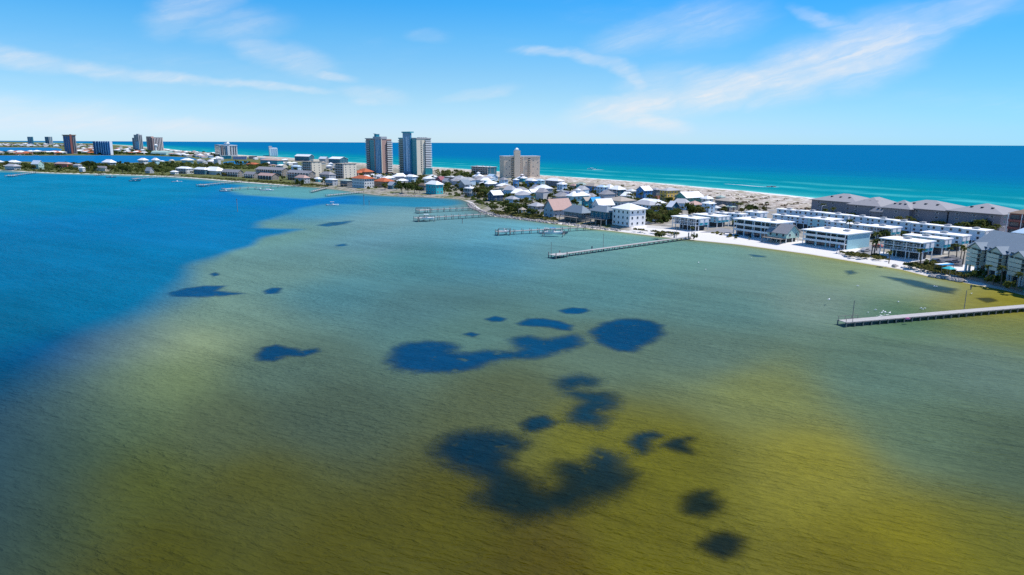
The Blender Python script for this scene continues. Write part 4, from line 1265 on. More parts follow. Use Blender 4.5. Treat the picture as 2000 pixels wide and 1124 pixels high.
def balcony_stack(root, face, s0, s1, z0, z1, n, depth, mat, glass=None):
    strip(root, face, s0 + 0.1, s1 - 0.1, z0, z1, 0.06, glass or GLASS, "glass_wall")
    fh = (z1 - z0) / n
    for f in range(n):
        mb = MB()
        z = z0 + f * fh
        fbox(mb, face, s0, s1, z, z + 0.25, 0.07, depth)
        fbox(mb, face, s0, s1, z + 0.25, z + 1.25, depth - 0.15, depth)
        mb.build("balcony", mat, root)


def base_thing(name, label, short, cat, xl, xc, xr, yb, ye, ang=None):
    C, u, v, a, W, D, h = place(xl, xc, xr, yb, ye, ang, (3.5, 160))
    root = thing(name, label, cat, (C[0], C[1], 1.5), a - math.pi / 2)
    FOOT.append((C, v, u, D, W))
    mid = C + v * D / 2 + u * W / 2
    BUILT.append((mid[0], mid[1], short, max(D, W) / 2, h))
    return root, W, D, h


# left tower of the pair
t, W, D, h = base_thing("tower", "left of the twin condominium towers, salmon walls with teal and blue glass", "the left twin tower", "tower", 717, 746, 766.5, 339, 272)
MB().box(0, D, 0, W, 0, h).build("wall", wallm("ps"), t)
strip(t, "L", 0.00 * W, 0.36 * W, 0, h - 1, 0.5, BLUEGLASS, "glass_wall")
for q in (0.1, 0.2, 0.29):
    strip(t, "L", q * W, (q + 0.025) * W, 0, h, 0.9, wallm("lb"), "pilaster")
strip(t, "L", 0.36 * W, 0.42 * W, 0, h + 0.5, 1.2, wallm("ps"), "pilaster")
strip(t, "L", 0.42 * W, 0.72 * W, 0, h - 1, 0.8, TEALGLASS, "glass_wall")
balcony_stack(t, "L", 0.74 * W, W, 2, h - 1, 17, 1.4, wallm("lg"))
balcony_stack(t, "R", 0.50 * D, D, 2, h - 2, 17, 2.2, WHITE)
strip(t, "R", 0.0, 0.06 * D, 0, h + 1, 0.6, wallm("c"), "pilaster")
MB().box(-0.6, D * 0.55, -0.6, W * 0.5, h + 0.01, h + 3.4).build("crown", wallm("g"), t)
MB().box(-0.8, D + 0.8, W * 0.5 + 0.01, W + 1.5, h + 0.01, h + 1.2).build("parapet", wallm("lg"), t)
c_ = MB().box(D * 0.1, D * 0.4, W * 0.36, W * 0.5, h + 3.41, h + 7).build("lift_house", wallm("te"), t)
MB().box(D * 0.05, D * 0.45, W * 0.33, W * 0.53, h + 7.01, h + 7.6).build("cap", WHITE, c_)
for f in range(17):
    z = 2 + f * (h - 3) / 17
    strip(t, "L", 0.42 * W, 0.72 * W, z, z + 0.5, 1.0, wallm("te"), "floor_band")

# right tower, with the blue fin
t, W, D, h = base_thing("tower", "right and taller twin tower with a flared blue glass fin and cream side", "the right twin tower", "tower", 781, 815, 842.5, 342, 271.5)
MB().box(0, D, 0, W, 0, h).build("wall", wallm("c"), t)
strip(t, "L", 0.0, 0.27 * W, 0, h, 0.6, TEALGLASS, "glass_wall")
for f in range(18):
    z = 2 + f * (h - 3) / 18
    strip(t, "L", 0.0, 0.2 * W, z, z + 0.5, 0.8, wallm("te"), "floor_band")
fin = MB()
fbox(fin, "L", 0.27 * W, 0.69 * W, 0, h + 8, 0.0, 2.5)
fin.build("fin", BLUEGLASS, t)
fc = MB()
fbox(fc, "L", 0.24 * W, 0.72 * W, h + 8.01, h + 9.6, -3.0, 3.4)
fc.build("fin_cap", wallm("te"), t)
for q, w_ in ((0.33, 0.03), (0.40, 0.10), (0.60, 0.03)):
    fb_ = MB()
    fbox(fb_, "L", q * W, (q + w_) * W, 4, h + 3, 2.5, 2.9)
    fb_.build("light_band", wallm("lb"), t)
balcony_stack(t, "L", 0.72 * W, W, 2, h - 1, 18, 1.8, wallm("gg"))
strip(t, "R", 0.28 * D, 0.36 * D, 2, h - 2, 0.05, GLASS, "window_column")
for f in range(18):
    z = 2 + f * (h - 3) / 18
    strip(t, "R", 0.27 * D, 0.37 * D, z, z + 0.9, 0.15, wallm("c"), "floor_band")
balcony_stack(t, "R", 0.56 * D, D, 9, h - 1, 16, 2.2, WHITE)
strip(t, "R", 0.5 * D, D, 0, 8.5, 3.0, TEALGLASS, "podium")
MB().box(-0.6, D + 0.6, -0.6, W * 0.26, h + 0.01, h + 1.3).build("parapet", wallm("lg"), t)
MB().box(-0.6, D + 0.6, W * 0.71, W + 1, h + 0.01, h + 1.5).build("parapet", wallm("te"), t)
for q in range(4):
    MB().box(D * (0.3 + 0.15 * q), D * (0.38 + 0.15 * q), W * 0.05, W * 0.2, h + 0.01, h + 2).build("roof_unit", CONC, t)

# the tan block by the gulf
t, W, D, h = base_thing("hotel", "tan ten storey hotel with white lantern on its lift tower", "the tan hotel", "hotel", 976, 984, 1054, 349, 306.5, 108)
MB().box(0, D, 0, W, 0, h).build("wall", wallm("t"), t)
MB().box(-0.5, D + 0.5, -0.5, W + 0.5, h + 0.01, h + 0.9).build("parapet", wallm("ow"), t)
balcony_stack(t, "R", 0.21 * D, 0.27 * D, 2, h - 2, 9, 1.5, wallm("t"))
strip(t, "R", 0.27 * D, 0.43 * D, 0, h + 7.5, 3.5, wallm("t"), "lift_tower")
lt_ = MB().box(0.31 * D, 0.39 * D, -3.0, 1.5, h + 7.51, h + 9).build("lantern", WHITE, t)
MB().loft([[(0.305 * D, -3.3, h + 9.01), (0.395 * D, -3.3, h + 9.01), (0.395 * D, 1.8, h + 9.01), (0.305 * D, 1.8, h + 9.01)], [(0.345 * D, -0.8, h + 11), (0.355 * D, -0.8, h + 11), (0.355 * D, -0.7, h + 11), (0.345 * D, -0.7, h + 11)]]).build("lantern_roof", WHITE, lt_)
for f in range(9):
    z = 2 + f * (h - 3) / 9
    put_window(t, "R", 0.315 * D, z + 1, 1.6, 1.4)
    for q in (0.06, 0.14, 0.60, 0.80, 0.93):
        if (f + int(q * 100)) % 3 == 0:
            put_window(t, "R", q * D, z + 1, 1.3, 1.3)
balcony_stack(t, "R", 0.43 * D, 0.475 * D, 2, h - 2, 9, 1.2, wallm("t"))
balcony_stack(t, "R", 0.665 * D, 0.735 * D, 2, h - 2, 9, 1.6, wallm("t"))
strip(t, "R", 0.53 * D, 0.545 * D, 0, h, 0.5, wallm("c"), "pilaster")

# the white far hotel and its low front
t, W, D, h = base_thing("hotel", "far white hotel with pyramid topped centre and teal shaded flank", "the far white hotel", "hotel", 421, 430, 464.5, 306, 285, 118)
MB().box(0, D, 0, W, 0, h).build("wall", wallm("ow"), t)
strip(t, "L", 0.5, W - 0.5, 0, h - 1, 0.4, TEALGLASS, "glass_wall")
for q in (0.08, 0.2, 0.3, 0.62, 0.78, 0.9):
    strip(t, "R", (q - 0.025) * D, (q + 0.025) * D, 4, h - 2, 0.15, GLASS, "window_column")
strip(t, "R", 0.36 * D, 0.42 * D, 3, h - 1, 0.15, BLUEGLASS, "window_column")
strip(t, "R", 0.12 * D, 0.16 * D, 0, h, 0.6, wallm("ps"), "pilaster")
strip(t, "R", 0.44 * D, 0.56 * D, 0, h + 4, 2.0, wallm("w"), "centre_bay")
lt_ = MB().box(0.42 * D, 0.58 * D, -2.5, W * 0.5, h + 4.01, h + 6).build("lantern", WHITE, t)
MB().loft([[(0.40 * D, -3.5, h + 6.01), (0.60 * D, -3.5, h + 6.01), (0.60 * D, W * 0.6, h + 6.01), (0.40 * D, W * 0.6, h + 6.01)], [(0.495 * D, 1, h + 13), (0.505 * D, 1, h + 13), (0.505 * D, 1.2, h + 13), (0.495 * D, 1.2, h + 13)]]).build("lantern_roof", WHITE, lt_)
MB().box(-1, D * 0.3, -1, W + 1, h + 0.01, h + 3).build("crown", wallm("g"), t)
MB().box(D * 0.6, D + 1, -1, W + 1, h + 0.01, h + 1.6).build("parapet", WHITE, t)
for nm, lb_, sh, xl, xc, xr, yb, ye, wl, rc in (("building", "low white and teal front building at the foot of the far white hotel", "the hotel front building", 424, 432, 452, 311, 304.5, "te", "rw"),
                                              ("building", "long low grey lilac building right of the far white hotel", "the long lilac building", 448, 455, 482, 312, 306, "lv", "lg"),
                                              ("building", "low pinkish beach building between the hotel and the small white tower", "the pinkish beach building", 480, 486, 502, 311, 305.5, "ps", "ow")):
    building(nm, lb_, sh, xl, xc, xr, yb, ye, "flat", 0, wl, rc, 2, ang=104, wsp=6, units=False)

t, W, D, h = base_thing("tower", "small stepped white tower standing before the gulf, far left of the twin towers", "the small white tower", "tower", 517, 527, 543, 305, 290, 110)
MB().box(0, D, 0, W, 0, h).build("wall", wallm("w"), t)
MB().box(-0.3, D * 0.35, W * 0.3, W + 1, 0, h + 5.5).build("stair_tower", wallm("lg"), t)
for q in (0.3, 0.55, 0.8):
    strip(t, "R", (q - 0.05) * D, (q + 0.05) * D, 2, h - 1, 0.1, wallm("lv"), "window_column")
strip(t, "L", 0.1 * W, 0.28 * W, 2, h - 1, 0.1, GLASS, "window_column")

# the far resort skyline
t, W, D, h = base_thing("tower", "dark brown far tower with a reddish centre stripe", "the dark brown far tower", "tower", 127, 140, 151.5, 301, 265)
MB().box(0, D, 0, W, 0, h).build("wall", wallm("sg"), t)
for face, L in (("L", W), ("R", D)):
    for q in (0.15, 0.45, 0.75):
        strip(t, face, (q - 0.08) * L, (q + 0.08) * L, 3, h - 4, 0.5, wallm("gb") if face == "L" else GLASS, "window_column")
strip(t, "R", -0.02 * D, 0.3 * D, 0, h + 4, 2.0, wallm("rb"), "lift_tower")
MB().box(-2, D + 2, -2, W + 2, h + 0.01, h + 2.5).build("crown", wallm("br"), t)
t, W, D, h = base_thing("tower", "broad blue glass far tower with pale vertical fins", "the blue finned far tower", "tower", 184, 215, 221.5, 303, 276.5)
MB().box(0, D, 0, W, 0, h).build("wall", wallm("gb"), t)
for q in (0.06, 0.2, 0.34, 0.48, 0.62, 0.8):
    strip(t, "L", (q - 0.012) * W, (q + 0.012) * W, 0, h, 2.0, wallm("lb"), "fin")
for f in range(14):
    z = 3 + f * (h - 4) / 14
    strip(t, "L", 0, W, z, z + 0.8, 1.2, wallm("gl"), "floor_band")
strip(t, "R", 0.2 * D, D, 0, h, 1, WHITE, "end_wall")
t, W, D, h = base_thing("tower", "far grey tower with lower blue glass front and stepped wing", "the grey stepped far tower", "tower", 264, 273, 280.5, 293.5, 263.5)
MB().box(0, D, 0, W, 0, h).build("wall", wallm("lg"), t)
strip(t, "L", 0.05 * W, 0.6 * W, 0, h * 0.55, 4, BLUEGLASS, "glass_front")
for q in (0.3, 0.7):
    strip(t, "R", (q - 0.1) * D, (q + 0.1) * D, 3, h - 3, 0.3, GLASS, "window_column")
    strip(t, "L", (q - 0.08) * W, (q + 0.08) * W, h * 0.58, h - 3, 0.3, GLASS, "window_column")
MB().box(D * 0.1, D * 0.8, W * 0.99, W * 1.5, 0, h * 0.8).build("wing", wallm("sg"), t)
MB().box(D * 0.1, D * 0.5, W * 0.1, W * 0.5, h, h + 4).build("lift_house", wallm("lg"), t)
t, W, D, h = base_thing("hotel", "far pinkish hotel slab with white and dark vertical bays", "the pinkish far hotel", "hotel", 288, 300, 320, 295, 269.5)
MB().box(0, D, 0, W, 0, h).build("wall", wallm("ps"), t)
for q in (0.1, 0.25, 0.4, 0.55, 0.7, 0.85):
    strip(t, "R", (q - 0.03) * D, (q + 0.03) * D, 4, h - 3, 0.3, GLASS, "window_column")
    strip(t, "R", (q + 0.05) * D, (q + 0.08) * D, 0, h, 0.8, WHITE, "fin")
for q in (0.25, 0.6):
    strip(t, "L", (q - 0.06) * W, (q + 0.06) * W, 4, h - 3, 0.3, wallm("mr"), "window_column")
MB().box(0, D * 0.25, W * 0.2, W, h, h + 6).build("crown", wallm("ps"), t)
MB().box(D * 0.3, D, -1, W + 1, h + 0.01, h + 2).build("parapet", wallm("sg"), t)
t, W, D, h = base_thing("tower", "hazy blue tower alone on the horizon, left of two", "the left horizon tower", "tower", 55, 64, 66.5, 283, 267.5)
MB().box(0, D, 0, W, 0, h).build("wall", wallm("gl"), t)
for q in (0.2, 0.5, 0.8):
    strip(t, "L", (q - 0.05) * W, (q + 0.05) * W, 0, h, 2, wallm("lb"), "fin")
t, W, D, h = base_thing("tower", "hazy blue grey tower on the horizon, right of two", "the right horizon tower", "tower", 89, 97, 104, 283, 267.5)
MB().box(0, D, 0, W, 0, h).build("wall", wallm("g"), t)
for q in (0.25, 0.7):
    strip(t, "L", (q - 0.14) * W, (q + 0.14) * W, 0, h, 2, wallm("gl"), "window_column")
    strip(t, "R", (q - 0.08) * D, (q + 0.08) * D, 0, h, 2, wallm("gl"), "window_column")
# the marina lookout, quonset hall
p = G(305.5, 297, 1.5)
t = thing("lookout_tower", "thin white lookout tower with round cabin before the pinkish far hotel", "tower", (p[0], p[1], 1.5))
MB().cyl(0, 0, 0, 22, 3, 2.5).build("shaft", WHITE, t)
MB().cyl(0, 0, 22, 27, 6, 7, 12).build("cabin", wallm("lb"), t)
MB().cyl(0, 0, 27.01, 32, 8, 0.3, 12).build("roof", WHITE, t)
C, u, v, a, W, D, h = place(288, 324, 332, 303.5, 300)
t = thing("arched_hall", "long pale green arched hall by the lagoon below the pinkish far hotel", "hall", (C[0], C[1], 1.5), a - math.pi / 2)
FOOT.append((C, v, u, 30, W))
arc = [(15 - 15 * math.cos(math.pi * i / 10), 13 * math.sin(math.pi * i / 10)) for i in range(11)]
MB().prism(arc[::-1][::-1], 0, W, 0, "y").build("arched_roof", wallm("pg"), t)
MB().box(11, 19, -0.3, 0, 0, 7).build("door", wallm("g"), t)

# ------------------------------------------------------------------ the cream condominium on the right edge
P1, P2 = G(1889, 529, 1.5), G(2000, 559, 1.5)
dv = (P1 - P2) / np.linalg.norm(P1 - P2)
LEN = 74.0
C = P1 - dv * LEN
a = math.atan2(dv[1], dv[0])
uu, vv = dv, np.array([dv[1], -dv[0]])
cond = thing("condominium", "cream four storey condominium on pilings with gabled balcony bays at right edge", "condominium", (C[0], C[1], 1.5), a - math.pi / 2)
FOOT.append((C - vv * 3, vv, uu, 22, LEN))
m_ = C + uu * LEN * 0.7 + vv * 8
BUILT.append((m_[0], m_[1], "the cream condominium", 30, 15))
wm = wallm("c")
E0 = 3.2
hh = zat(P1[0], P1[1], 481) - 1.5
MB().box(0, 16, 0, LEN, E0, hh).build("wall", wm, cond)
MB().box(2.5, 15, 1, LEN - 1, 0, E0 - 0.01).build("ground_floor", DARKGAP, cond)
mb = MB()
mb.prism([(-0.7, hh + 0.02), (8, hh + 5.6), (16.7, hh + 0.02)], -0.8, LEN + 0.8, 0, "y")
mb.build("roof", roofm("sl"), cond)
fh = (hh - E0) / 4
px_per = 41.0
per = abs(solve(C, uu, 1905) - solve(C, uu, 1945))
s = solve(C, uu, 1907)
bays = []
while s > 2:
    bays.append(s)
    s -= per
for s in bays:
    w2 = per * 0.27
    bay = MB().box(-1.2, 0, s - w2, s - w2 + 0.4, E0, hh).box(-1.2, 0, s + w2 - 0.4, s + w2, E0, hh).build("bay_wall", wm, cond)
    g_ = MB().prism([(s - w2 - 0.4, hh), (s + w2 + 0.4, hh), (s, hh + 1.8)], -1.6, 4.6, 0, "x")
    g_.build("gable", wallm("c"), cond)
    gr_ = MB()
    for sg in (-1, 1):
        A = [(s, hh + 1.82), (s, hh + 2.08), (s + sg * (w2 + 0.9), hh - 0.1), (s + sg * (w2 + 0.9), hh - 0.4)]
        gr_.prism(A if sg > 0 else A[::-1], -2.0, 4.7, 0, "x")
    gr_.build("gable_roof", roofm("sl"), cond)
    for f in range(4):
        z = E0 + f * fh
        o = strip(cond, "L", s - w2 + 0.45, s + w2 - 0.45, z + 0.3, z + fh - 0.7, 0.05, GLASS, "glass_door")
        mb = MB()
        fbox(mb, "L", s - w2, s + w2, z - 0.25, z, 0.06, 2.6)
        fbox(mb, "L", s - w2, s + w2, z, z + 0.95, 2.45, 2.6)
        mb.build("balcony", wallm("c"), cond)
    for q in (-w2 + 0.25, w2 - 0.25):
        link("post", POST, cond, (-2.3, s + q, -0.6), 0, (1.8, 1.8, E0 + 0.4))
        link("post", POST, cond, (-1.0, s + q, -0.6), 0, (1.8, 1.8, E0 + 0.4))
    for f in range(4):
        for q in (-0.5, -0.36):
            put_window(cond, "L", s + per * q - (0.9 if q < -.4 else 0), E0 + f * fh + 0.9, 1.5, 1.5)
    strip(cond, "L", s - per * 0.5 - 2.2, s - per * 0.5 + 2.6, E0, E0 + fh * 1.9, 0.02, wallm("bt"), "lower_cladding")
# pale roofed neighbour behind it
building("house", "pale blue roofed house half hidden behind the cream condominium roof", "the pale roofed neighbour", 1972, 2040, 2075, 505, 462, "hip", 5, "ow", "pb", 2)

# ------------------------------------------------------------------ the far clutter of small houses
def mini_meshes():
    out = []
    for wk, rk in (("ow", "rw"), ("lg", "rw"), ("c", "bt"), ("ps", "orr"), ("lb", "lg"), ("ow", "ps"), ("g", "gr")):
        w = MB().box(-0.5, 0.5, -0.5, 0.5, 0, 1).mesh("wall", wallm(wk))
        r = MB().loft([[(-0.56, -0.56, 1.0), (0.56, -0.56, 1.0), (0.56, 0.56, 1.0), (-0.56, 0.56, 1.0)], [(-0.02, -0.3, 1.55), (0.02, -0.3, 1.55), (0.02, 0.3, 1.55), (-0.02, 0.3, 1.55)]]).mesh("roof", roofm(rk))
        out.append((w, r))
    return out


MINI = mini_meshes()


def clear_of(P, margin=2.0):
    for C, v, u, D, W in FOOT:
        q = np.asarray(P) - C
        a_, b_ = q @ v, q @ u
        if -margin < a_ < D + margin and -margin < b_ < W + margin:
            return False
    return True


def scatter_px(poly, n, z=1.5, tries=60):
    xs, ys = [p[0] for p in poly], [p[1] for p in poly]
    out, k = [], 0
    A = np.array(poly, float)
    while len(out) < n and k < n * tries:
        k += 1
        x, y = RNG.uniform(min(xs), max(xs)), RNG.uniform(min(ys), max(ys))
        if inside(np.array([[x, y]]), A)[0]:
            P = G(x, y, z)
            if land_sd(P[None])[0] > 3 and clear_of(P):
                out.append(P)
    return out


FARHOUSES = [
    ("small house on the far shore below the two horizon towers", "houses of the hazy far shore", [(-20, 281), (60, 281), (185, 282.5), (185, 286.5), (120, 287.3), (0, 287)], 70, (18, 40), (6, 12), (0, 0, 1, 2, 4, 5)),
    ("small house of the marina strip between the two left lagoons", "houses of the marina strip", [(-20, 298.5), (118, 298), (126, 302.5), (-20, 302.8)], 34, (16, 34), (6, 10), (0, 1, 3, 6, 5, 2)),
    ("small house crowded between the brown and blue far towers", "houses between the far towers", [(150, 286), (186, 286), (186, 301.5), (153, 302)], 26, (12, 30), (5, 9), (0, 1, 3, 3, 5, 2)),
    ("small house along the lagoon below the grey stepped far tower", "houses below the stepped far tower", [(224, 287), (262, 288), (285, 296), (285, 301.5), (224, 301.5)], 30, (12, 26), (5, 9), (0, 0, 1, 3, 2, 6)),
    ("small house on the far gulf side left of the white hotel", "houses on the far gulf side", [(325, 294), (420, 301.5), (420, 309), (392, 309.5), (330, 304)], 44, (11, 20), (5, 8), (0, 1, 2, 5, 6, 4)),
    ("small house on the flat between the pond and the gulf", "houses between pond and gulf", [(395, 309.5), (420, 310), (436, 314), (420, 321), (390, 321)], 12, (9, 15), (5, 8), (0, 1, 6, 4)),
    ("small house near the gulf right of the long salmon roof", "houses by the gulf beach strip", [(497, 311), (575, 316), (575, 325), (556, 329), (512, 327)], 16, (8, 14), (4, 7), (0, 1, 2, 5, 4)),
    ("small house between the tan apartment blocks and the gulf", "houses behind the tan apartment blocks", [(630, 322), (715, 326), (690, 335), (634, 336)], 12, (8, 13), (4, 7), (0, 1, 6, 2)),
    ("small house among the village trees behind the beach houses", "small houses in the village trees", [(960, 374), (1130, 384), (1330, 404), (1330, 412), (1200, 404), (1080, 398), (960, 388)], 20, (9, 13), (6, 9), (0, 1, 2, 4, 6)),
    ("small house among trees just behind the rocky point", "small houses behind the point", [(850, 352), (1000, 356), (1000, 372), (870, 366)], 12, (9, 13), (5, 8), (0, 1, 6, 4)),
    ("small house between the villas and the twin towers", "small houses below the twin towers", [(700, 344), (850, 348), (850, 362), (770, 360), (700, 350)], 10, (9, 13), (5, 8), (0, 1, 6, 3)),
]
for lab, grp, poly, n, ws, hs, kinds in FARHOUSES:
    for P in scatter_px(poly, n):
        k = RNG.choice(kinds)
        look = ["white walled", "grey walled", "tan walled", "terracotta roofed", "pale blue walled", "pinkish roofed", "grey roofed"][k]
        o = thing("small_house", lab.replace("small ", "small " + look + " ", 1).replace("pale roofed ", ""), "house", (P[0], P[1], 1.5), math.radians(RNG.uniform(20, 75)), grp)
        w, d, hgt = RNG.uniform(*ws), RNG.uniform(*ws) * 0.7, RNG.uniform(*hs) / 1.5
        FOOT.append((P - np.array([w / 2, w / 2]), np.array([1.0, 0]), np.array([0, 1.0]), w, w))
        for nm, me in (("wall", MINI[k][0]), ("roof", MINI[k][1])):
            link(nm, me, o, None, 0, (w, d, hgt))


# ------------------------------------------------------------------ plants
def leaf_mat(name, a, b):
    m, k, out = new_mat(name)
    oi = k.n("ShaderNodeObjectInfo")
    g = k.n("ShaderNodeNewGeometry")
    f = k.noise(g.outputs["Position"], 0.7, 3, 0.6)
    f = k.m("ADD", k.m("MULTIPLY", f, 0.7), k.m("MULTIPLY", oi.outputs["Random"], 0.45), clamp=True)
    c = k.mix(f, a, b)
    bs = k.n("ShaderNodeBsdfDiffuse")
    k.link(c, bs.inputs[0])
    tl = k.n("ShaderNodeBsdfTranslucent")
    k.link(c, tl.inputs[0])
    mx = k.n("ShaderNodeMixShader")
    mx.inputs[0].default_value = 0.5
    k.link(bs.outputs[0], mx.inputs[1])
    k.link(tl.outputs[0], mx.inputs[2])
    k.link(mx.outputs[0], out.inputs[0])
    return m


LEAF = leaf_mat("leaf_green", (0.055, 0.085, 0.022), (0.14, 0.165, 0.048))
LEAF_D = leaf_mat("leaf_dark", (0.036, 0.064, 0.018), (0.10, 0.135, 0.038))
LEAF_O = leaf_mat("leaf_olive", (0.075, 0.085, 0.024), (0.19, 0.18, 0.06))
LEAF_P = leaf_mat("leaf_palm", (0.05, 0.07, 0.02), (0.14, 0.16, 0.05))
DRYLEAF = leaf_mat("dry_scrub", (0.10, 0.08, 0.05), (0.22, 0.17, 0.11))
BARK = paint("bark", (0.14, 0.11, 0.085), 0.9, 0.25, 2.0, 0.3)


def crown_mesh(seed, rx, rz, z0, n, clumps, size, mat):
    r = random.Random(seed)
    mb = MB()
    cs = []
    for i in range(clumps):
        a, e = r.uniform(0, 6.283), r.uniform(-0.35, 1.0)
        q = r.uniform(0.45, 0.85)
        cs.append((rx * q * math.cos(a) * math.cos(e), rx * q * math.sin(a) * math.cos(e), z0 + rz * q * math.sin(e) * 0.9, r.uniform(0.30, 0.50) * rx))
    for i in range(n):
        c = cs[i % clumps]
        d = Vector((r.gauss(0, 1), r.gauss(0, 1), r.gauss(0.25, 0.8))).normalized()
        p = Vector(c[:3]) + d * c[3] * r.uniform(0.55, 1.05)
        nrm = (d + Vector((r.gauss(0, .45), r.gauss(0, .45), r.gauss(0.2, .45)))).normalized()
        t = nrm.cross(Vector((r.gauss(0, 1), r.gauss(0, 1), r.gauss(0, 1)))).normalized()
        b = nrm.cross(t)
        s = size * r.uniform(0.6, 1.35)
        mb.poly([p - t * s - b * s * 0.5, p + t * s * 0.8 - b * s * 0.6, p + t * s + b * s * 0.55, p - t * s * 0.7 + b * s * 0.6], [(0, 1, 2, 3)])
    return mb.mesh("crown", mat)


def trunk_mesh(seed, h, r0):
    r = random.Random(seed)
    mb = MB()
    mb.cyl(0, 0, -0.3, h, r0, r0 * 0.55, 6)
    for i in range(3):
        a = r.uniform(0, 6.28)
        mb.bar((0, 0, h * 0.7), (math.cos(a) * h * 0.5, math.sin(a) * h * 0.5, h * 1.25), r0 * 0.35)
    return mb.mesh("trunk", BARK)


TREES = [(crown_mesh(10 + i, 2.7, 2.2, 2.7, 270, 10, 0.42, m), trunk_mesh(i, 2.0, 0.22)) for i, m in enumerate((LEAF, LEAF_D, LEAF, LEAF_O, LEAF_D))]
SHRUBS = [(crown_mesh(30 + i, 1.5, 1.0, 0.75, 120, 6, 0.30, m), trunk_mesh(40 + i, 0.6, 0.08)) for i, m in enumerate((LEAF, LEAF_O, LEAF_D))]


def palm_meshes(seed):
    r = random.Random(seed)
    tr = MB()
    bend = (r.uniform(-0.5, 0.5), r.uniform(-0.5, 0.5))
    rings = []
    for i in range(6):
        t = i / 5
        x, y, z, rad = bend[0] * t * t, bend[1] * t * t, 6.4 * t - 0.3 * (1 - t), 0.24 - 0.07 * t
        rings.append([(x + rad * math.cos(6.283 * k / 6), y + rad * math.sin(6.283 * k / 6), z) for k in range(6)])
    tr.loft(rings)
    top = Vector((bend[0], bend[1], 6.3))
    fr = MB()
    for i in range(20):
        a = 6.283 * i / 20 + r.uniform(-0.2, 0.2)
        e0 = r.uniform(-0.1, 1.1)
        L = r.uniform(1.7, 2.4)
        d = Vector((math.cos(a), math.sin(a), 0))
        side = Vector((-math.sin(a), math.cos(a), 0))
        pts = []
        for k in range(5):
            t = k / 4
            z = math.sin(e0) * L * t - 1.1 * t * t * L * 0.62
            p = top + d * (L * t * (math.cos(e0) * 0.6 + 0.4)) + Vector((0, 0, z))
            w = 0.42 * math.sin(math.pi * min(1, 0.12 + t * 0.9)) + 0.03
            pts.append((p + side * w + Vector((0, 0, -w * 0.5)), p, p - side * w + Vector((0, 0, -w * 0.5))))
        for k in range(4):
            A, B = pts[k], pts[k + 1]
            fr.poly([A[0], A[1], B[1], B[0]], [(0, 1, 2, 3)])
            fr.poly([A[1], A[2], B[2], B[1]], [(0, 1, 2, 3)])
    return fr.mesh("fronds", LEAF_P), tr.mesh("trunk", BARK)


PALMS = [palm_meshes(i) for i in range(4)]
KINDS = {}


def nearest(P):
    best = min(BUILT, key=lambda b: (b[0] - P[0]) ** 2 + (b[1] - P[1]) ** 2)
    return best[2], math.hypot(best[0] - P[0], best[1] - P[1]) - best[3]


USED_LABELS = {}


def plant(kind, P, scale=1.0, var=None, z=1.45):
    kinds = {"leafy_tree": TREES, "shrub": SHRUBS, "palm_tree": PALMS}[kind]
    i = RNG.randrange(len(kinds)) if var is None else var
    KINDS[kind] = KINDS.get(kind, 0) + 1
    desc = {"leafy_tree": ["mid green leafy tree", "dark green leafy tree", "mid green leafy tree", "olive green leafy tree", "dark green leafy tree"], "shrub": ["green shrub", "olive shrub", "dark green shrub"],
            "palm_tree": ["slender palm tree"] * 4}[kind][i]
    short, d = nearest(P)
    lab = "%s %s %s" % (desc, "beside" if d < 14 else "growing out toward", short)
    group = {"leafy_tree": "trees by ", "shrub": "shrubs by ", "palm_tree": "palms by "}[kind] + short
    o = thing(kind, lab, {"leafy_tree": "tree", "shrub": "shrub", "palm_tree": "palm"}[kind], (P[0], P[1], z), RNG.uniform(0, 6.28), group)
    s = scale * RNG.uniform(0.85, 1.2)
    for nm, me in (("fronds" if kind == "palm_tree" else "crown", kinds[i][0]), ("trunk", kinds[i][1])):
        link(nm, me, o, None, 0, (s, s, s * RNG.uniform(0.85, 1.1)))
    return o


WOODS = [  # area in photo, trees, shrubs, palms, size
    ([(0, 322), (150, 324), (345, 322), (345, 338), (200, 337), (60, 333), (0, 330)], 39, 0, 0, 1.5),
    ([(300, 320), (480, 320), (560, 326), (500, 331), (345, 326)], 21, 0, 2, 1.3),
    ([(345, 339), (430, 345), (560, 355), (640, 362), (640, 352), (500, 340), (440, 336), (360, 333)], 22, 12, 0, 1.0),
    ([(555, 326), (700, 334), (700, 350), (660, 352), (610, 350), (560, 336)], 22, 4, 2, 1.1),
    ([(690, 338), (850, 352), (850, 372), (760, 374), (690, 366)], 30, 10, 4, 1.05),
    ([(845, 335), (925, 341), (925, 352), (860, 349)], 16, 4, 0, 1.2),
    ([(860, 352), (1010, 355), (1010, 388), (960, 398), (880, 378)], 28, 12, 6, 0.95),
    ([(980, 392), (1060, 396), (1060, 426), (1000, 420), (960, 410)], 18, 20, 4, 0.85),
    ([(1000, 362), (1130, 372), (1130, 398), (1060, 400), (1010, 392)], 32, 8, 8, 0.95),
    ([(1120, 368), (1330, 388), (1330, 412), (1210, 404), (1120, 395)], 36, 8, 12, 0.9),
    ([(1255, 405), (1310, 410), (1400, 424), (1330, 426), (1300, 440), (1262, 434)], 24, 8, 4, 0.95),
    ([(1370, 405), (1440, 410), (1500, 410), (1500, 418), (1400, 418)], 9, 6, 5, 0.8),
    ([(1560, 412), (1600, 415), (1720, 432), (1960, 465), (1960, 480), (1780, 452), (1650, 438), (1560, 425)], 26, 10, 12, 0.9),
]
for poly, nt, ns, np_, sc in WOODS:
    for P in scatter_px(poly, nt):
        plant("leafy_tree", P, sc)
    for P in scatter_px(poly, ns):
        plant("shrub", P, sc * 1.2)
    for P in scatter_px(poly, np_):
        plant("palm_tree", P, 1.0)
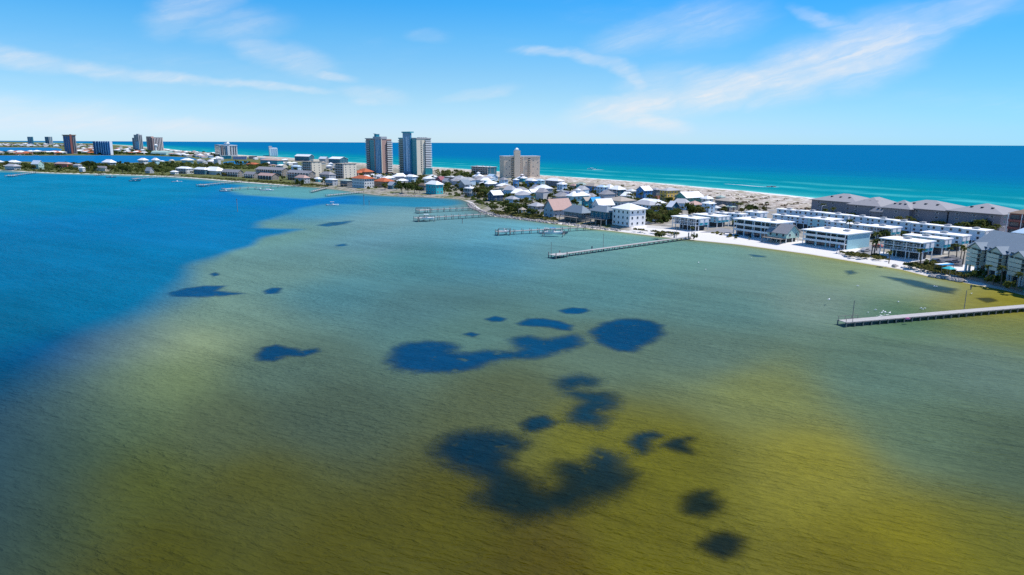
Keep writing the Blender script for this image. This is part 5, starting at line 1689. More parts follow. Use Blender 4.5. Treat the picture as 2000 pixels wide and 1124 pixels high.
# plants that stand out singly in the photo
for x, y, k, s, v in [
    (1279, 433, "leafy_tree", 1.3, 2), (1268, 430, "leafy_tree", 1.1, 0), (1310, 431, "leafy_tree", 1.2, 1), (1298, 430, "leafy_tree", 1.1, 3), (1345, 420, "leafy_tree", 1.6, 1), (1358, 422, "leafy_tree", 1.6, 2),
    (1368, 424, "leafy_tree", 1.2, 3), (785, 377, "leafy_tree", 1.7, 1), (797, 378, "leafy_tree", 1.8, 4), (810, 378, "leafy_tree", 1.7, 1), (820, 378, "leafy_tree", 1.3, 2), (586, 361, "shrub", 2.6, 0),
    (903, 381, "leafy_tree", 1.5, 1), (936, 384, "leafy_tree", 1.8, 3), (945, 386, "leafy_tree", 1.6, 2), (868, 378, "leafy_tree", 1.3, 0), (875, 372, "leafy_tree", 1.3, 2), (752, 371, "leafy_tree", 1.1, 0),
    (1012, 416, "leafy_tree", 1.2, 0), (1000, 413, "leafy_tree", 1.1, 2), (1122, 404, "leafy_tree", 1.2, 0), (1285, 461, "shrub", 1.3, 1), (1293, 462, "shrub", 1.3, 1), (1357, 464, "shrub", 1.3, 0), (1351, 461, "palm_tree", 0.65, 0),
    (1702, 498, "palm_tree", 1.1, 0), (1707, 498, "palm_tree", 1.15, 1), (1712, 490, "palm_tree", 1.0, 2), (1736, 514, "palm_tree", 0.7, 3), (1797, 519, "palm_tree", 0.85, 0), (1852, 504, "palm_tree", 0.75, 1), (1868, 503, "palm_tree", 0.8, 2),
    (1876, 506, "palm_tree", 0.75, 3), (1432, 455, "palm_tree", 0.9, 1), (1880, 517, "palm_tree", 0.9, 0), (1590, 415, "leafy_tree", 1.1, 1), (1604, 418, "leafy_tree", 1.1, 2), (1700, 424, "leafy_tree", 1.0, 1), (1716, 425, "palm_tree", 0.9, 1),
    (1755, 447, "leafy_tree", 1.2, 3), (1834, 452, "leafy_tree", 1.2, 1), (1898, 455, "leafy_tree", 1.4, 2), (1916, 458, "leafy_tree", 1.4, 0), (1942, 466, "palm_tree", 1.2, 2), (1955, 480, "shrub", 2.4, 0), (1943, 478, "shrub", 2.4, 1),
    (1975, 495, "leafy_tree", 1.2, 3), (1815, 519, "shrub", 1.3, 0), (1826, 522, "shrub", 1.4, 1), (1905, 543, "shrub", 1.6, 2), (1928, 550, "palm_tree", 0.75, 0), (1955, 556, "palm_tree", 0.8, 1), (1940, 553, "shrub", 1.5, 2),
    (1985, 566, "palm_tree", 0.8, 3), (1970, 562, "shrub", 1.4, 0), (1658, 462, "palm_tree", 1.0, 3), (1770, 466, "shrub", 2.0, 2), (1725, 470, "leafy_tree", 1.0, 1), (175, 333, "leafy_tree", 2.6, 4), (250, 338, "leafy_tree", 1.8, 1), (240, 338, "leafy_tree", 1.9, 4),
]:
    plant(k, G(x, y, 1.5), s, v)

# low growth on the dunes, the marsh edge and the far wood: nobody could count it
def clumps(name, areas, mat, size, flat=0.6):
    mb = MB()
    for poly, n in areas:
        for P in scatter_px(poly, n, 1.5, 6):
            s = size * RNG.uniform(0.5, 1.4)
            z = 1.45
            if True:
                for j in range(4):
                    a = RNG.uniform(0, 6.28)
                    dx, dy = s * math.cos(a), s * math.sin(a)
                    c = (P[0] + RNG.uniform(-s, s) * 0.6, P[1] + RNG.uniform(-s, s) * 0.6)
                    mb.poly([(c[0] - dx, c[1] - dy, z), (c[0] + dx, c[1] + dy, z), (c[0] + dx * 0.4 + dy * 0.4, c[1] + dy * 0.4 - dx * 0.4, z + s * flat * RNG.uniform(0.7, 1.6)), (c[0] - dx * 0.5 + dy * 0.3, c[1] - dy * 0.5 - dx * 0.3, z + s * flat * RNG.uniform(0.6, 1.3))], [(0, 1, 2, 3)])
    o = mb.build(name, mat)
    tag(o, None, None, None, "stuff")
    return o




def wood(name, areas, mat, size):
    """a wood seen as one mass: leaf clumps heaped in rounded crowns"""
    mb = MB()
    for poly, n in areas:
        for P in scatter_px(poly, n, 1.5, 6):
            R = size * RNG.uniform(0.7, 1.3)
            for j in range(26):
                d = Vector((RNG.gauss(0, 1), RNG.gauss(0, 1), abs(RNG.gauss(0, 0.9)))).normalized() * R * RNG.uniform(0.7, 1.05)
                c = Vector((P[0], P[1], 1.6 + R * 0.35)) + Vector((d.x, d.y, d.z * 0.9))
                nn = (d + Vector((RNG.gauss(0, .5), RNG.gauss(0, .5), RNG.gauss(0.3, .5))) * R * 0.5).normalized()
                t = nn.cross(Vector((RNG.gauss(0, 1), RNG.gauss(0, 1), RNG.gauss(0, 1)))).normalized()
                b = nn.cross(t)
                s_ = R * RNG.uniform(0.18, 0.36)
                mb.poly([c - t * s_ - b * s_ * 0.5, c + t * s_ * 0.8 - b * s_ * 0.6, c + t * s_ + b * s_ * 0.55, c - t * s_ * 0.7 + b * s_ * 0.6], [(0, 1, 2, 3)])
    tag(mb.build(name, mat), None, None, None, "stuff")


wood("woodland", [([(0, 322), (150, 324), (345, 322), (345, 337), (200, 335), (60, 331), (0, 329)], 330), ([(300, 319.5), (480, 321), (560, 327), (500, 331), (345, 327)], 150), ([(850, 334), (925, 340), (925, 350), (860, 348)], 40)], LEAF, 3.2)
wood("woodland", [([(0, 322), (345, 322), (345, 337), (60, 331)], 120), ([(560, 327), (700, 335), (700, 350), (560, 338)], 40), ([(740, 345), (860, 352), (860, 368), (740, 362)], 46), ([(870, 356), (1010, 360), (1010, 385), (960, 392)], 46)], LEAF_D, 2.6)
DUNES = [(1060, 350), (1300, 370), (1560, 400), (1640, 412), (1640, 402), (1560, 391), (1300, 365.5), (1060, 347)]
clumps("dune_scrub", [(DUNES, 620), ([(1330, 372), (1600, 402), (1640, 415), (1480, 408), (1390, 392)], 420), ([(850, 330), (1000, 341), (1000, 346), (850, 336)], 160)], DRYLEAF, 1.1, 0.55)
clumps("marsh_grass", [([(345, 343), (560, 357), (640, 363), (640, 366), (520, 358), (345, 346)], 700), ([(0, 332), (340, 341), (340, 343.5), (0, 332.8)], 260), ([(960, 412), (1080, 424), (1090, 432), (960, 418)], 180)], LEAF_O, 1.2, 0.6)
clumps("beach_scrub", [([(1760, 516), (1830, 516), (1885, 540), (1860, 543), (1800, 532)], 300), ([(1640, 492), (1720, 500), (1735, 508), (1660, 500)], 90), ([(1380, 452), (1500, 468), (1500, 474), (1390, 460)], 16), ([(1235, 448), (1330, 456), (1320, 460), (1240, 452)], 60)], LEAF_O, 0.8, 0.7)
clumps("woodland_understorey", [([(0, 319), (345, 319), (345, 339), (60, 334), (0, 331)], 900), ([(300, 318), (560, 324), (560, 333), (345, 328)], 420), ([(640, 332), (860, 345), (860, 372), (700, 366)], 380), ([(860, 345), (1330, 380), (1330, 425), (1260, 440), (1000, 415), (870, 380)], 900)], LEAF, 1.6, 0.7)
clumps("far_greenery", [([(0, 282), (180, 283), (180, 287), (0, 287.3)], 260), ([(0, 298), (130, 298), (130, 303), (0, 303)], 200), ([(150, 290), (420, 299), (420, 309), (290, 303), (150, 302.5)], 420)], LEAF_D, 5.0, 0.7)


# ------------------------------------------------------------------ roads and courts
def sheet(name, pts, mat, z=1.506):
    W = GP(pts, 1.5)
    me = bpy.data.meshes.new(name)
    me.from_pydata([(x, y, z) for x, y in W], [], [tuple(range(len(W)))])
    me.materials.append(mat)
    o = link(name, me)
    tag(o, None, None, None, "structure")
    return o


ASPH = paint("asphalt", (0.11, 0.11, 0.115), 0.9, 0.2, 0.5)
PAVE = paint("pale_asphalt", (0.24, 0.24, 0.245), 0.9, 0.15, 0.5)
SAND_TRACK = paint("sandy_track", (0.52, 0.49, 0.44), 0.95, 0.12, 0.4)
LAWN = paint("lawn_grass", (0.13, 0.155, 0.035), 0.95, 0.3, 0.35)
sheet("lawn", [(1868, 536), (1888, 528.5), (2010, 561), (2110, 592), (2110, 599), (2010, 569), (1960, 556.5), (1905, 543.5)], LAWN, 1.507)
sheet("parking_court", [(1766, 514), (1800, 517), (1838, 520), (1880, 522), (1884, 508), (1862, 498), (1835, 503), (1812, 508)], ASPH)
sheet("driveway", [(1664, 497), (1716, 499), (1722, 486), (1700, 478), (1690, 482)], PAVE)
sheet("driveway", [(1366, 454.5), (1432, 456), (1437, 451), (1405, 445), (1392, 450)], PAVE)
sheet("road", [(1000, 378), (1180, 391), (1330, 407), (1335, 405), (1180, 389), (1000, 376.6)], PAVE)
sheet("road", [(700, 350), (870, 364), (1000, 378), (1000, 376.6), (870, 362.5), (700, 349)], PAVE)
sheet("road", [(1500, 412), (1760, 447), (1935, 478), (1940, 473), (1760, 444), (1500, 409.5)], PAVE)
sheet("track", [(1262, 445), (1330, 451), (1332, 446), (1264, 440)], SAND_TRACK)

# ------------------------------------------------------------------ rock revetments and sea wall
ROCKM = paint("rock", (0.36, 0.33, 0.31), 0.9, 0.35, 1.5, 0.3)


def rocks(name, pts, n, w, z=0.25):
    W = GP(pts)
    L = np.concatenate([[0], np.cumsum(np.linalg.norm(np.diff(W, axis=0), axis=1))])
    mb = MB()
    for i in range(n):
        s = RNG.uniform(0, L[-1])
        k = int(np.searchsorted(L, s) - 1)
        k = max(0, min(k, len(W) - 2))
        t = (s - L[k]) / (L[k + 1] - L[k])
        d = (W[k + 1] - W[k]) / (L[k + 1] - L[k])
        o = RNG.uniform(-0.5, 0.5)
        P = W[k] + t * (W[k + 1] - W[k]) + np.array([-d[1], d[0]]) * o * w
        r = RNG.uniform(0.35, 0.85)
        zz = z + (0.5 - abs(o)) * 0.9
        ring = lambda q, h: [(P[0] + q * r * math.cos(6.283 * j / 6 + i) * RNG.uniform(0.75, 1.15), P[1] + q * r * math.sin(6.283 * j / 6 + i) * RNG.uniform(0.75, 1.15), zz + h * r) for j in range(6)]
        mb.loft([ring(0.8, -0.6), ring(1.0, 0.0), ring(0.55, 0.55)])
    o = mb.build(name, ROCKM)
    tag(o, None, None, None, "stuff")


rocks("shore_rocks", [(917, 399), (924, 407), (942, 415), (975, 423.5), (1010, 428), (1050, 433), (1090, 438)], 420, 4.5)
rocks("shore_rocks", [(1100, 438), (1140, 443), (1185, 449), (1215, 452)], 150, 4.0)
rocks("shore_rocks", [(780, 383), (800, 383.5), (838, 384.5)], 130, 8)
rocks("shore_rocks", [(1818, 541), (1850, 546), (1882, 552)], 130, 2.6)
rocks("shore_rocks", [(1745, 521), (1752, 524)], 16, 2.0)

SEAW = paint("seawall_concrete", (0.20, 0.20, 0.21), 0.9, 0.2, 0.8)
W = GP([(1878, 549), (1915, 557), (1950, 564.5), (1985, 572), (2040, 586), (2150, 616)])
mb = MB()
nrm_ = []
for i in range(len(W)):
    d = W[min(i + 1, len(W) - 1)] - W[max(i - 1, 0)]
    d = d / np.linalg.norm(d)
    nrm_.append(np.array([-d[1], d[0]]))
inl = [w + (n if land_sd((w + n)[None])[0] > land_sd(w[None])[0] else -n) * 2.2 for w, n in zip(W, nrm_)]
sw = thing("seawall", "low dark concrete seawall between beach and lawn of the cream condominium", "wall", (0, 0, 0))
for i in range(len(W) - 1):
    a_, b_ = inl[i], inl[i + 1]
    n = nrm_[i]
    n = n if land_sd((a_ + n)[None])[0] > land_sd(a_[None])[0] else -n
    MB().loft([[(*a_, -0.3), (*b_, -0.3), (*(b_ + n * 0.5), -0.3), (*(a_ + n * 0.5), -0.3)], [(*a_, 1.62), (*b_, 1.62), (*(b_ + n * 0.5), 1.62), (*(a_ + n * 0.5), 1.62)]]).build("wall_section", SEAW if i != 3 else wallm("te"), sw)

# ------------------------------------------------------------------ piers
PILE = MB().cyl(0, 0, -1.5, 1, 0.17, 0.17, 6).mesh("piling", TIMBER)


def pier(label, a, b, width, z=1.7, gap=4.0, side=None, platform=None, poles=(), rails=False, group=None, bare=None, deckmat=None, pile_top=0.0):
    A, B = G(*a), G(*b)
    d = B - A
    L = float(np.linalg.norm(d))
    ang = math.atan2(d[1], d[0])
    t = thing("pier", label, "pier", (A[0], A[1], 0), ang, group)
    mb = MB()
    # deck of boards: separate short runs with a seam between
    n = max(1, int(L / 3.0))
    for i in range(n):
        mb.box(L * i / n, L * (i + 1) / n - 0.05, -width / 2, width / 2, z - 0.12, z)
    mb.build("deck", deckmat or PALETIMBER, t)
    for sg in (-1, 1):
        MB().box(0, L, sg * width / 2 - 0.1, sg * width / 2 + 0.1, z - 0.30, z - 0.121).build("beam", TIMBER, t)
    k = max(2, min(70, int(L / gap)))
    for i in range(k + 1):
        for sg in (-1, 1):
            link("piling", PILE, t, (L * i / k, sg * (width / 2 + 0.12), 0), 0, (1, 1, z + pile_top - 0.02))
    if platform:
        l, w = platform
        MB().box(-0.6, l, -w / 2, w / 2, z - 0.1, z + 0.03).build("platform", deckmat or PALETIMBER, t)
        for x in (-0.4, l - 0.3):
            for y in (-w / 2 + 0.1, w / 2 - 0.1):
                link("piling", PILE, t, (x, y, 0), 0, (1.2, 1.2, z + 1.0))
    for f, hgt in poles:
        MB().cyl(L * f, width / 2 + 0.2, -0.5, hgt, 0.11, 0.08, 6).build("lamp_pole", TIMBER, t)
    if rails:
        mb = MB().box(-0.3, 3, -width / 2 + 0.02, -width / 2 + 0.1, z + 0.9, z + 1.0).box(-0.3, 6, width / 2 - 0.1, width / 2 - 0.02, z + 0.9, z + 1.0)
        for i in range(4):
            mb.box(i * 2 - 0.05, i * 2 + 0.05, width / 2 - 0.1, width / 2 - 0.02, z, z + 0.9)
        for i in range(2):
            mb.box(i * 2 - 0.05, i * 2 + 0.05, -width / 2 + 0.02, -width / 2 + 0.1, z, z + 0.9)
        mb.build("railing", TIMBER, t)
    return t, A, d / L, L, ang


pier("long grey plank pier in the right foreground running off the picture", (1644, 637), (2110, 597), 2.7, 1.25, 2.6, poles=((0.055, 6.0), (0.5, 6.5)), rails=True)
pier("pale narrow pier reaching out from the beach by the townhouses", (1080, 505), (1352, 467), 1.8, 1.4, 3.4, platform=(6, 4.5), poles=((0.0, 6.5), (0.33, 7.5), (0.88, 7.0)))
pier("bare piled pier with boat lift halfway, below the pinkish brown gable", (972, 460), (1170, 449), 1.6, 1.8, 4.5, platform=(6, 4), pile_top=0.9)
pier("front one of two parallel docks by the rocky point, holding a covered boat", (814, 433), (962, 423.5), 1.8, 2.0, 4.5, platform=(7, 6), pile_top=1.0)
pier("rear one of two parallel docks by the rocky point, with an empty lift frame", (817, 417), (927, 411), 1.6, 2.0, 4.5, platform=(8, 5), pile_top=1.0)
pier("distant dark pier left of the boat pier below the white waterfront houses", (391, 365.5), (470, 357), 2.2, 2.0, 7, platform=(8, 8), pile_top=1.2)
pier("distant long pier with two boats below the grey terraces", (437, 373.5), (585, 365.5), 2.0, 2.0, 8, platform=(10, 7), pile_top=1.2)
pier("short distant dock in front of the flat white waterside house", (608, 377.5), (640, 369.5), 2.2, 1.6, 6, pile_top=0.8)
pier("low dark dock left of the arcaded terracotta villa", (638, 384.5), (708, 377.5), 2.6, 1.3, 6, pile_top=0.6)
pier("farthest small pier on the left shore with a canopied end", (18, 346.5), (72, 339), 2.4, 2.0, 9, platform=(14, 9), pile_top=1.6)
pier("thin far pier with a tall mast like post below the woods", (262, 352), (352, 345.5), 2.2, 1.8, 9, platform=(10, 7), pile_top=1.2)
pier("tiny far dock left of the thin far pier", (186, 344.5), (205, 341.5), 2.2, 1.6, 9, pile_top=1.0)

# ------------------------------------------------------------------ boats
def boat(label, px, py, L=8.0, hull="w", canopy=True, rz=0.0, z=0.0, cab=False, top="ow", pos=None):
    P = G(px, py) if pos is None else pos
    t = thing("boat", label, "boat", (P[0], P[1], z), rz)
    w = L * 0.3
    rings = []
    for x, hw, zb, zt in ((-0.5, 0.42, 0.0, 0.75), (-0.2, 0.5, -0.1, 0.75), (0.15, 0.48, -0.1, 0.85), (0.38, 0.26, 0.0, 1.0), (0.5, 0.02, 0.35, 1.12)):
        rings.append([(x * L, -hw * w, zt), (x * L, -hw * w * 0.75, zb), (x * L, hw * w * 0.75, zb), (x * L, hw * w, zt)])
    MB().loft(rings).build("hull", wallm(hull), t)
    MB().box(-0.46 * L, 0.1 * L, -0.36 * w, 0.36 * w, 0.76, 0.82).build("cockpit_floor", wallm("lg"), t)
    MB().prism([(-0.06 * L, 0.82), (0.06 * L, 0.82), (0.03 * L, 1.7), (-0.05 * L, 1.8)], -0.16 * w, 0.16 * w).build("console", wallm("w"), t)
    if canopy:
        c = MB().box(-0.2 * L, 0.12 * L, -0.36 * w, 0.36 * w, 2.65, 2.78).build("canopy", wallm(top), t)
        mb = MB()
        for x in (-0.17 * L, 0.08 * L):
            for y in (-0.3 * w, 0.3 * w):
                mb.box(x - 0.04, x + 0.04, y - 0.04, y + 0.04, 0.8, 2.65)
        mb.build("canopy_frame", TIMBER, t)
    if cab:
        MB().prism([(-0.1 * L, 0.84), (0.3 * L, 0.95), (0.18 * L, 1.7), (-0.1 * L, 1.9)], -0.3 * w, 0.3 * w).build("cabin", WHITE, t)
    MB().box(-0.56 * L, -0.49 * L, -0.15, 0.15, 0.1, 1.25).build("outboard_motor", wallm("dg"), t)
    return t


def lift(label, P, rz, L=8, W=4):
    t = thing("boat_lift", label, "boat lift", (P[0], P[1], 0), rz)
    for x in (-L / 2, L / 2):
        for y in (-W / 2, W / 2):
            link("piling", PILE, t, (x, y, 0), 0, (0.9, 0.9, 3.1))
        MB().box(x - 0.12, x + 0.12, -W / 2 + 0.25, W / 2 - 0.25, 1.15, 1.4).build("cradle_beam", TIMBER, t)
    for y in (-W / 2, W / 2):
        MB().box(-L / 2, L / 2, y - 0.09, y + 0.09, 3.1, 3.28).build("top_beam", TIMBER, t)
    return t


boat("white open motor boat anchored on the blue edge of the flats", 650, 402, 8.5, "w", True, 0.15)
P = G(1081, 462)
lift("boat lift frame around the blue and white boat at the middle pier", P, -0.25, 10, 4.5)
boat("blue and white boat held in the lift at the middle pier", 0, 0, 9, "w", True, -0.25, 1.42, False, "b", P)
boat("white boat with pale cover tied behind the lifted blue one", 1068, 457.5, 7.5, "ow", True, -0.25, 0.2, False, "ow")
boat("dark open boat at the shoreward side of the lifted blue one", 1097, 457.5, 6.5, "dg", False, -0.3, 0.2)
P = G(834, 433)
lift("boat lift at the end of the front rocky point dock", P, 0.1, 9, 4.5)
boat("white covered boat hoisted at the front rocky point dock", 0, 0, 9, "w", True, 0.1, 1.42, False, "rw", P)
P = G(826, 416)
lift("empty boat lift frame on the rear rocky point dock", P, 0.1, 9, 4.5)
P = G(985, 459.5)
lift("small boat lift at the outer end of the bare piled pier", P, -0.1, 6, 4)
boat("small pale boat in the lift at the outer end of the bare piled pier", 0, 0, 5.5, "w", False, -0.1, 1.42, False, "w", P)
boat("far white cabin boat moored at the long terrace pier", 522, 373, 12, "w", False, 0.1, 0, True)
boat("far low white boat at the tip of the long terrace pier", 441, 374.5, 10, "lg", False, 0.1)
boat("far pale green boat just left of the moored cabin boat", 508, 371, 9, "pg", False, 0.1)
boat("far white skiff alone on the blue water below the white houses", 346, 356, 11, "w", False, 0.05)
boat("far dark boat near the narrow beach below the white pyramid roof", 218, 347, 12, "dg", True, 0.1)
boat("dark far boat moored at the end of the thin far pier", 264, 354.5, 12, "nv", True, 0.2)
P = G(1152, 331.5)
boat("white motor boat far out on the gulf left", 1155, 331, 16, "w", True, math.pi - 0.15, 0, True, "w")
boat("dark speed boat drawing a long wake on the turquoise gulf", 1507, 365.5, 9, "dg", False, -0.3, 0, False)
for k, (x, y) in enumerate([(70, 304.5), (118, 304.2), (140, 304), (196, 304), (228, 304), (250, 303.8), (268, 303.5), (36, 304.5)]):
    boat("far white boat moored along the marina strip", x, y, 16, "w", k % 2 == 0, RNG.uniform(-0.5, 0.5))["group"] = "boats along the marina strip"

FOAM, k_, out_ = new_mat("foam")
at_ = k_.n("ShaderNodeAttribute", attribute_name="cover")
g_ = k_.n("ShaderNodeNewGeometry")
nz = k_.noise(g_.outputs["Position"], 0.6, 4, 0.7)
al_ = k_.m("MULTIPLY", k_.smooth(k_.m("ADD", at_.outputs["Fac"], k_.m("MULTIPLY", k_.m("SUBTRACT", nz, 0.5), 0.9)), 0.3, 0.7), 0.9)
db = k_.n("ShaderNodeBsdfDiffuse")
db.inputs[0].default_value = (0.75, 0.8, 0.8, 1)
tb = k_.n("ShaderNodeBsdfTransparent")
ms = k_.n("ShaderNodeMixShader")
k_.link(al_, ms.inputs[0])
k_.link(tb.outputs[0], ms.inputs[1])
k_.link(db.outputs[0], ms.inputs[2])
k_.link(ms.outputs[0], out_.inputs[0])


def foam(name, pts, w0, w1, z=0.006):
    W = GP(pts)
    V, A, Q = [], [], []
    n = len(W)
    for i in range(n):
        d = W[min(i + 1, n - 1)] - W[max(i - 1, 0)]
        d = d / np.linalg.norm(d)
        q = np.array([-d[1], d[0]])
        t = i / (n - 1)
        w = w0 + (w1 - w0) * t
        for s, c in ((-1, 0), (-0.4, 1), (0.4, 1), (1, 0)):
            V.append((*(W[i] + q * s * w), z))
            A.append(c * (1 - t * 0.55))
    for i in range(n - 1):
        for j in range(3):
            Q.append((i * 4 + j, i * 4 + j + 1, i * 4 + 5 + j, i * 4 + 4 + j))
    me = grid_mesh(name, np.array(V), np.array(Q), FOAM)
    add_attr(me, "cover", np.array(A))
    tag(link(name, me), None, None, None, "stuff")


foam("boat_wake", [(1506, 365.6), (1490, 365.3), (1470, 363.8), (1445, 361.5), (1415, 359.5)], 2.0, 4.5)
foam("boat_wake", [(1510, 365.8), (1522, 365.6)], 2.5, 2.0)
foam("boat_wake", [(1158, 331.6), (1166, 331.8), (1180, 332.0)], 7, 5)

# ------------------------------------------------------------------ posts, people, birds, cars, beach gear
for x, y, hgt, lab in [(711, 402, 8.0, "tall dark channel post right of the anchored white boat"), (721, 401, 3.5, "short dark post beside the tall channel post"), (464, 414, 8.5, "thin dark channel post alone on the deep blue water"),
                       (903, 437, 3.2, "short dark post off the front rocky point dock"), (1156, 491, 2.2, "short dark post off the pale narrow pier"), (1896, 566, 1.6, "dark post standing in the shallows before the seawall")]:
    P = G(x, y)
    o = thing("post_marker", lab, "post", (P[0], P[1], 0))
    MB().cyl(0, 0, -1, hgt, 0.2, 0.16, 6).build("piling", TIMBER, o)
    MB().box(-0.3, 0.3, -0.05, 0.05, hgt - 0.9, hgt - 0.2).build("board", wallm("dg"), o)

GULLB = MB().loft([[(-0.55, -0.05, 0.0), (-0.55, 0.05, 0.0), (-0.55, 0.05, 0.05), (-0.55, -0.05, 0.05)], [(-0.1, -0.16, -0.1), (-0.1, 0.16, -0.1), (-0.1, 0.16, 0.14), (-0.1, -0.16, 0.14)], [(0.3, -0.1, -0.04), (0.3, 0.1, -0.04), (0.3, 0.1, 0.12), (0.3, -0.1, 0.12)], [(0.5, -0.02, 0.05), (0.5, 0.02, 0.05), (0.5, 0.02, 0.09), (0.5, -0.02, 0.09)]]).mesh("body", WHITE)
_w = MB()
for s in (-1, 1):
    _w.poly([(-0.15, s * 0.12, 0.08), (0.15, s * 0.12, 0.08), (0.2, s * 0.75, 0.3), (-0.05, s * 1.0, 0.26), (-0.2, s * 0.7, 0.28)], [(0, 1, 2, 3, 4)])
GULLW = _w.mesh("wings", WHITE)
for x, y, fl, lab in [(1720, 622, 1, 0), (1725, 619, 1, 0), (1731, 620, 1, 0), (1716, 623, 1, 0), (1736, 619, 1, 0), (1728, 622, 1, 0), (1722, 625, 1, 0), (1802, 607, 0, 1), (1806, 605, 0, 1), (1799, 605, 0, 1), (1695, 613, 0, 0), (1710, 608, 0, 0), (1618, 596, 1, 2), (1675, 561, 0, 2), (1754, 592, 0, 2),
                      (1897, 576, 0, 2), (1825, 562, 0, 2), (1830, 562, 0, 2), (1378, 529, 0, 2), (1467, 506, 0, 2), (1365, 515, 0, 2)]:
    P = G(x, y)
    o = thing("seagull", ["white seagull in the flock hovering beside the near pier", "white seagull in the small cluster behind the near pier", "white seagull resting alone on the shallow bay off the beach", "lone white seagull on the water far below the near pier"][lab], "seagull",
              (P[0], P[1], 0.35 if not fl else RNG.uniform(0.6, 1.6)), RNG.uniform(0, 6.28), ["gulls hovering by the near pier", "gulls clustered behind the near pier", "gulls resting off the beach", "lone gull below the near pier"][lab])
    s = RNG.uniform(0.55, 0.8)
    link("body", GULLB, o, None, 0, (s, s, s * 1.1))
    link("wings", GULLW, o, None, 0, (s, s if fl else s * 0.35, s))


def car(label, px, py, rz, paintk, van=False):
    P = G(px, py, 1.5)
    t = thing("parked_car", label, "van" if van else "car", (P[0], P[1], 1.51), rz)
    prof = [(-2.2, 0.35), (2.2, 0.35), (2.25, 0.8), (1.2, 0.95), (0.6, 1.45), (-1.2, 1.5), (-2.0, 1.0), (-2.25, 0.9)] if not van else [(-2.5, 0.4), (2.5, 0.4), (2.5, 1.1), (1.9, 1.3), (1.4, 2.1), (-2.4, 2.15), (-2.5, 1.9)]
    MB().prism(prof, -0.88, 0.88).build("body", wallm(paintk), t)
    gl = [(0.55, 1.0), (1.05, 1.0), (0.55, 1.38), (-1.15, 1.42), (-1.75, 1.02)] if not van else [(1.0, 1.25), (1.75, 1.3), (1.35, 1.95), (1.0, 1.98)]
    gl = gl[1:] if not van else gl
    MB().prism(gl, -0.9, 0.9).build("side_windows", GLASS, t)
    for x in (-1.35, 1.4):
        for y in (-0.8, 0.8):
            w = MB().cyl(0, 0, -0.1, 0.1, 0.34, 0.34, 10).build("wheel", wallm("dg"), t)
            w.rotation_euler = (math.pi / 2, 0, 0)
            w.location = (x, y, 0.34)
    return t


car("dark car parked at the left end of the parking court", 1827, 513, 0.5, "nv")
car("black car parked mid court below the palms", 1849, 516, 0.2, "dg")
car("dark grey car parked behind the black one in the court", 1862, 514, 0.2, "sg")
car("white van under the trees right of the white three storey beach house", 1282, 433, 0.6, "w", True)
car("dark car on the track beside the white three storey beach house", 1266, 439, 0.5, "dg")
car("silver car on the driveway beside the townhouse palms", 1690, 492, 0.6, "lg")
car("red car parked between the turquoise ended block and the palms", 1714, 484, 2.1, "rd")

P = G(1852, 536, 1.5)
t = thing("beach_canopy", "turquoise beach canopy on posts at the edge of the sand", "canopy", (P[0], P[1], 1.0), 0.4)
MB().loft([[(-1.6, -1.6, 2.5), (1.6, -1.6, 2.5), (1.6, 1.6, 2.5), (-1.6, 1.6, 2.5)], [(-0.1, -0.1, 3.3), (0.1, -0.1, 3.3), (0.1, 0.1, 3.3), (-0.1, 0.1, 3.3)]]).build("cover", wallm("tq"), t)
for x in (-1.5, 1.5):
    for y in (-1.5, 1.5):
        link("post", POST_G, t, (x, y, 0), 0, (0.4, 0.4, 2.5))
P = G(1843, 528, 1.5)
t = thing("beach_canopy", "white and blue striped canopy just behind the turquoise one", "canopy", (P[0], P[1], 1.4), 0.4)
MB().box(-3.2, 3.2, -1.4, 0, 2.2, 2.35).build("cover", wallm("bb"), t)
MB().box(-3.2, 3.2, 0.01, 1.4, 2.2, 2.35).build("cover", wallm("w"), t)
for x in (-3, 3):
    for y in (-1.3, 1.3):
        link("post", POST_G, t, (x, y, 0), 0, (0.4, 0.4, 2.2))
P = G(1639.5, 494.5, 1.0)
t = thing("lifeguard_chair", "small dark blue lifeguard chair on the sand before the turquoise ended block", "lifeguard chair", (P[0], P[1], 0.9), 0.5)
MB().bar((-0.8, -0.8, 0), (-0.45, -0.45, 2.0), 0.08).bar((0.8, -0.8, 0), (0.45, -0.45, 2.0), 0.08).bar((0.8, 0.8, 0), (0.45, 0.45, 2.0), 0.08).bar((-0.8, 0.8, 0), (-0.45, 0.45, 2.0), 0.08).build("legs_frame", wallm("nv"), t)
MB().box(-0.6, 0.6, -0.6, 0.6, 2.0, 2.12).build("seat", wallm("nv"), t)
MB().box(-0.6, 0.6, 0.45, 0.6, 2.13, 3.1).build("backrest", wallm("b"), t)
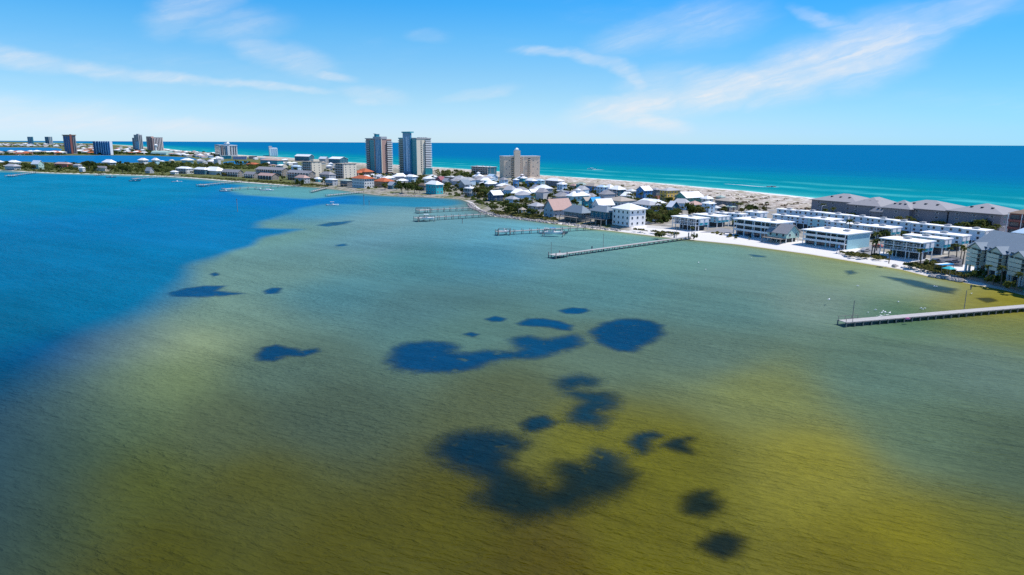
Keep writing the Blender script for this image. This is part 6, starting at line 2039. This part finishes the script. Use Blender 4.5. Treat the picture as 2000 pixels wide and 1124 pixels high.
for x, y, lab in [(1344.5, 466, "dark wooden gate post at the shore end of the pale narrow pier"), (1355, 465.5, "second dark gate post beside the palm near the pale narrow pier"), (1316.5, 465, "dark post on the sand left of the pale narrow pier")]:
    P = G(x, y, 0.9)
    o = MB().box(-0.22, 0.22, -0.22, 0.22, -0.5, 2.6).box(-0.3, 0.3, -0.3, 0.3, 2.6, 2.75).build("gate_post", TIMBER)
    o.location = (P[0], P[1], 0.9)
    tag(o, lab, "post")
# pavilions and huts
for x, y, s, lab, rk in [(1020, 419, 3.2, "small pale roofed pavilion by the pool near the lilac roofed cottage", "bt"), (1410.5, 412, 4.2, "grey hut with pyramid roof before the dark green dune house, left", "bt"), (1426, 413, 4.8, "grey hut with pyramid roof before the dark green dune house, right", "gg"), (1398, 415, 4.0, "pale canopy roof beside the dark green dune house huts", "ow")]:
    P = G(x, y, 1.5)
    t = thing("pavilion", lab, "pavilion", (P[0], P[1], 1.5), 0.6)
    roof_hip(t, s, s, 2.8, 1.4, 0.4, roofm(rk), "roof", -s / 2, -s / 2)
    for a in (-1, 1):
        for b in (-1, 1):
            link("post", POST, t, (a * (s / 2 - 0.1), b * (s / 2 - 0.1), 0), 0, (0.8, 0.8, 2.8))
P = G(1030, 424, 1.5)
sheet("swimming_pool", [(1022, 421.5), (1038, 423.5), (1040, 420.5), (1026, 419.2)], paint("pool_water", (0.08, 0.5, 0.5), 0.1, 0.05))
# streetlights by the red block
for x, y, lab in [(1983, 466, "curved white street lamp in front of the dark red apartment block"), (1603, 428, "curved white street lamp by the leftmost grey condominium")]:
    P = G(x, y, 1.5)
    o = thing("street_lamp", lab, "street lamp", (P[0], P[1], 1.5), 0.3)
    MB().cyl(0, 0, 0, 7.5, 0.13, 0.09, 6).build("pole", WHITE, o)
    MB().bar((0, 0, 7.45), (1.2, 0, 8.1), 0.08).bar((1.2, 0, 8.1), (2.4, 0, 8.1), 0.08).build("arm", WHITE, o)
    MB().box(2.3, 3.0, -0.15, 0.15, 8.0, 8.15).build("lamp_head", WHITE, o)
# pier goods
P = G(1773, 622.5, 1.5)
o = MB().box(-0.5, 0.5, -0.3, 0.3, 0, 0.35).box(-0.3, 0.3, -0.2, 0.2, 0.35, 0.5).build("gear_crate", wallm("pk"))
o.location = (P[0], P[1], 1.25)
tag(o, "small red crate of gear lying on the near grey pier", "crate")
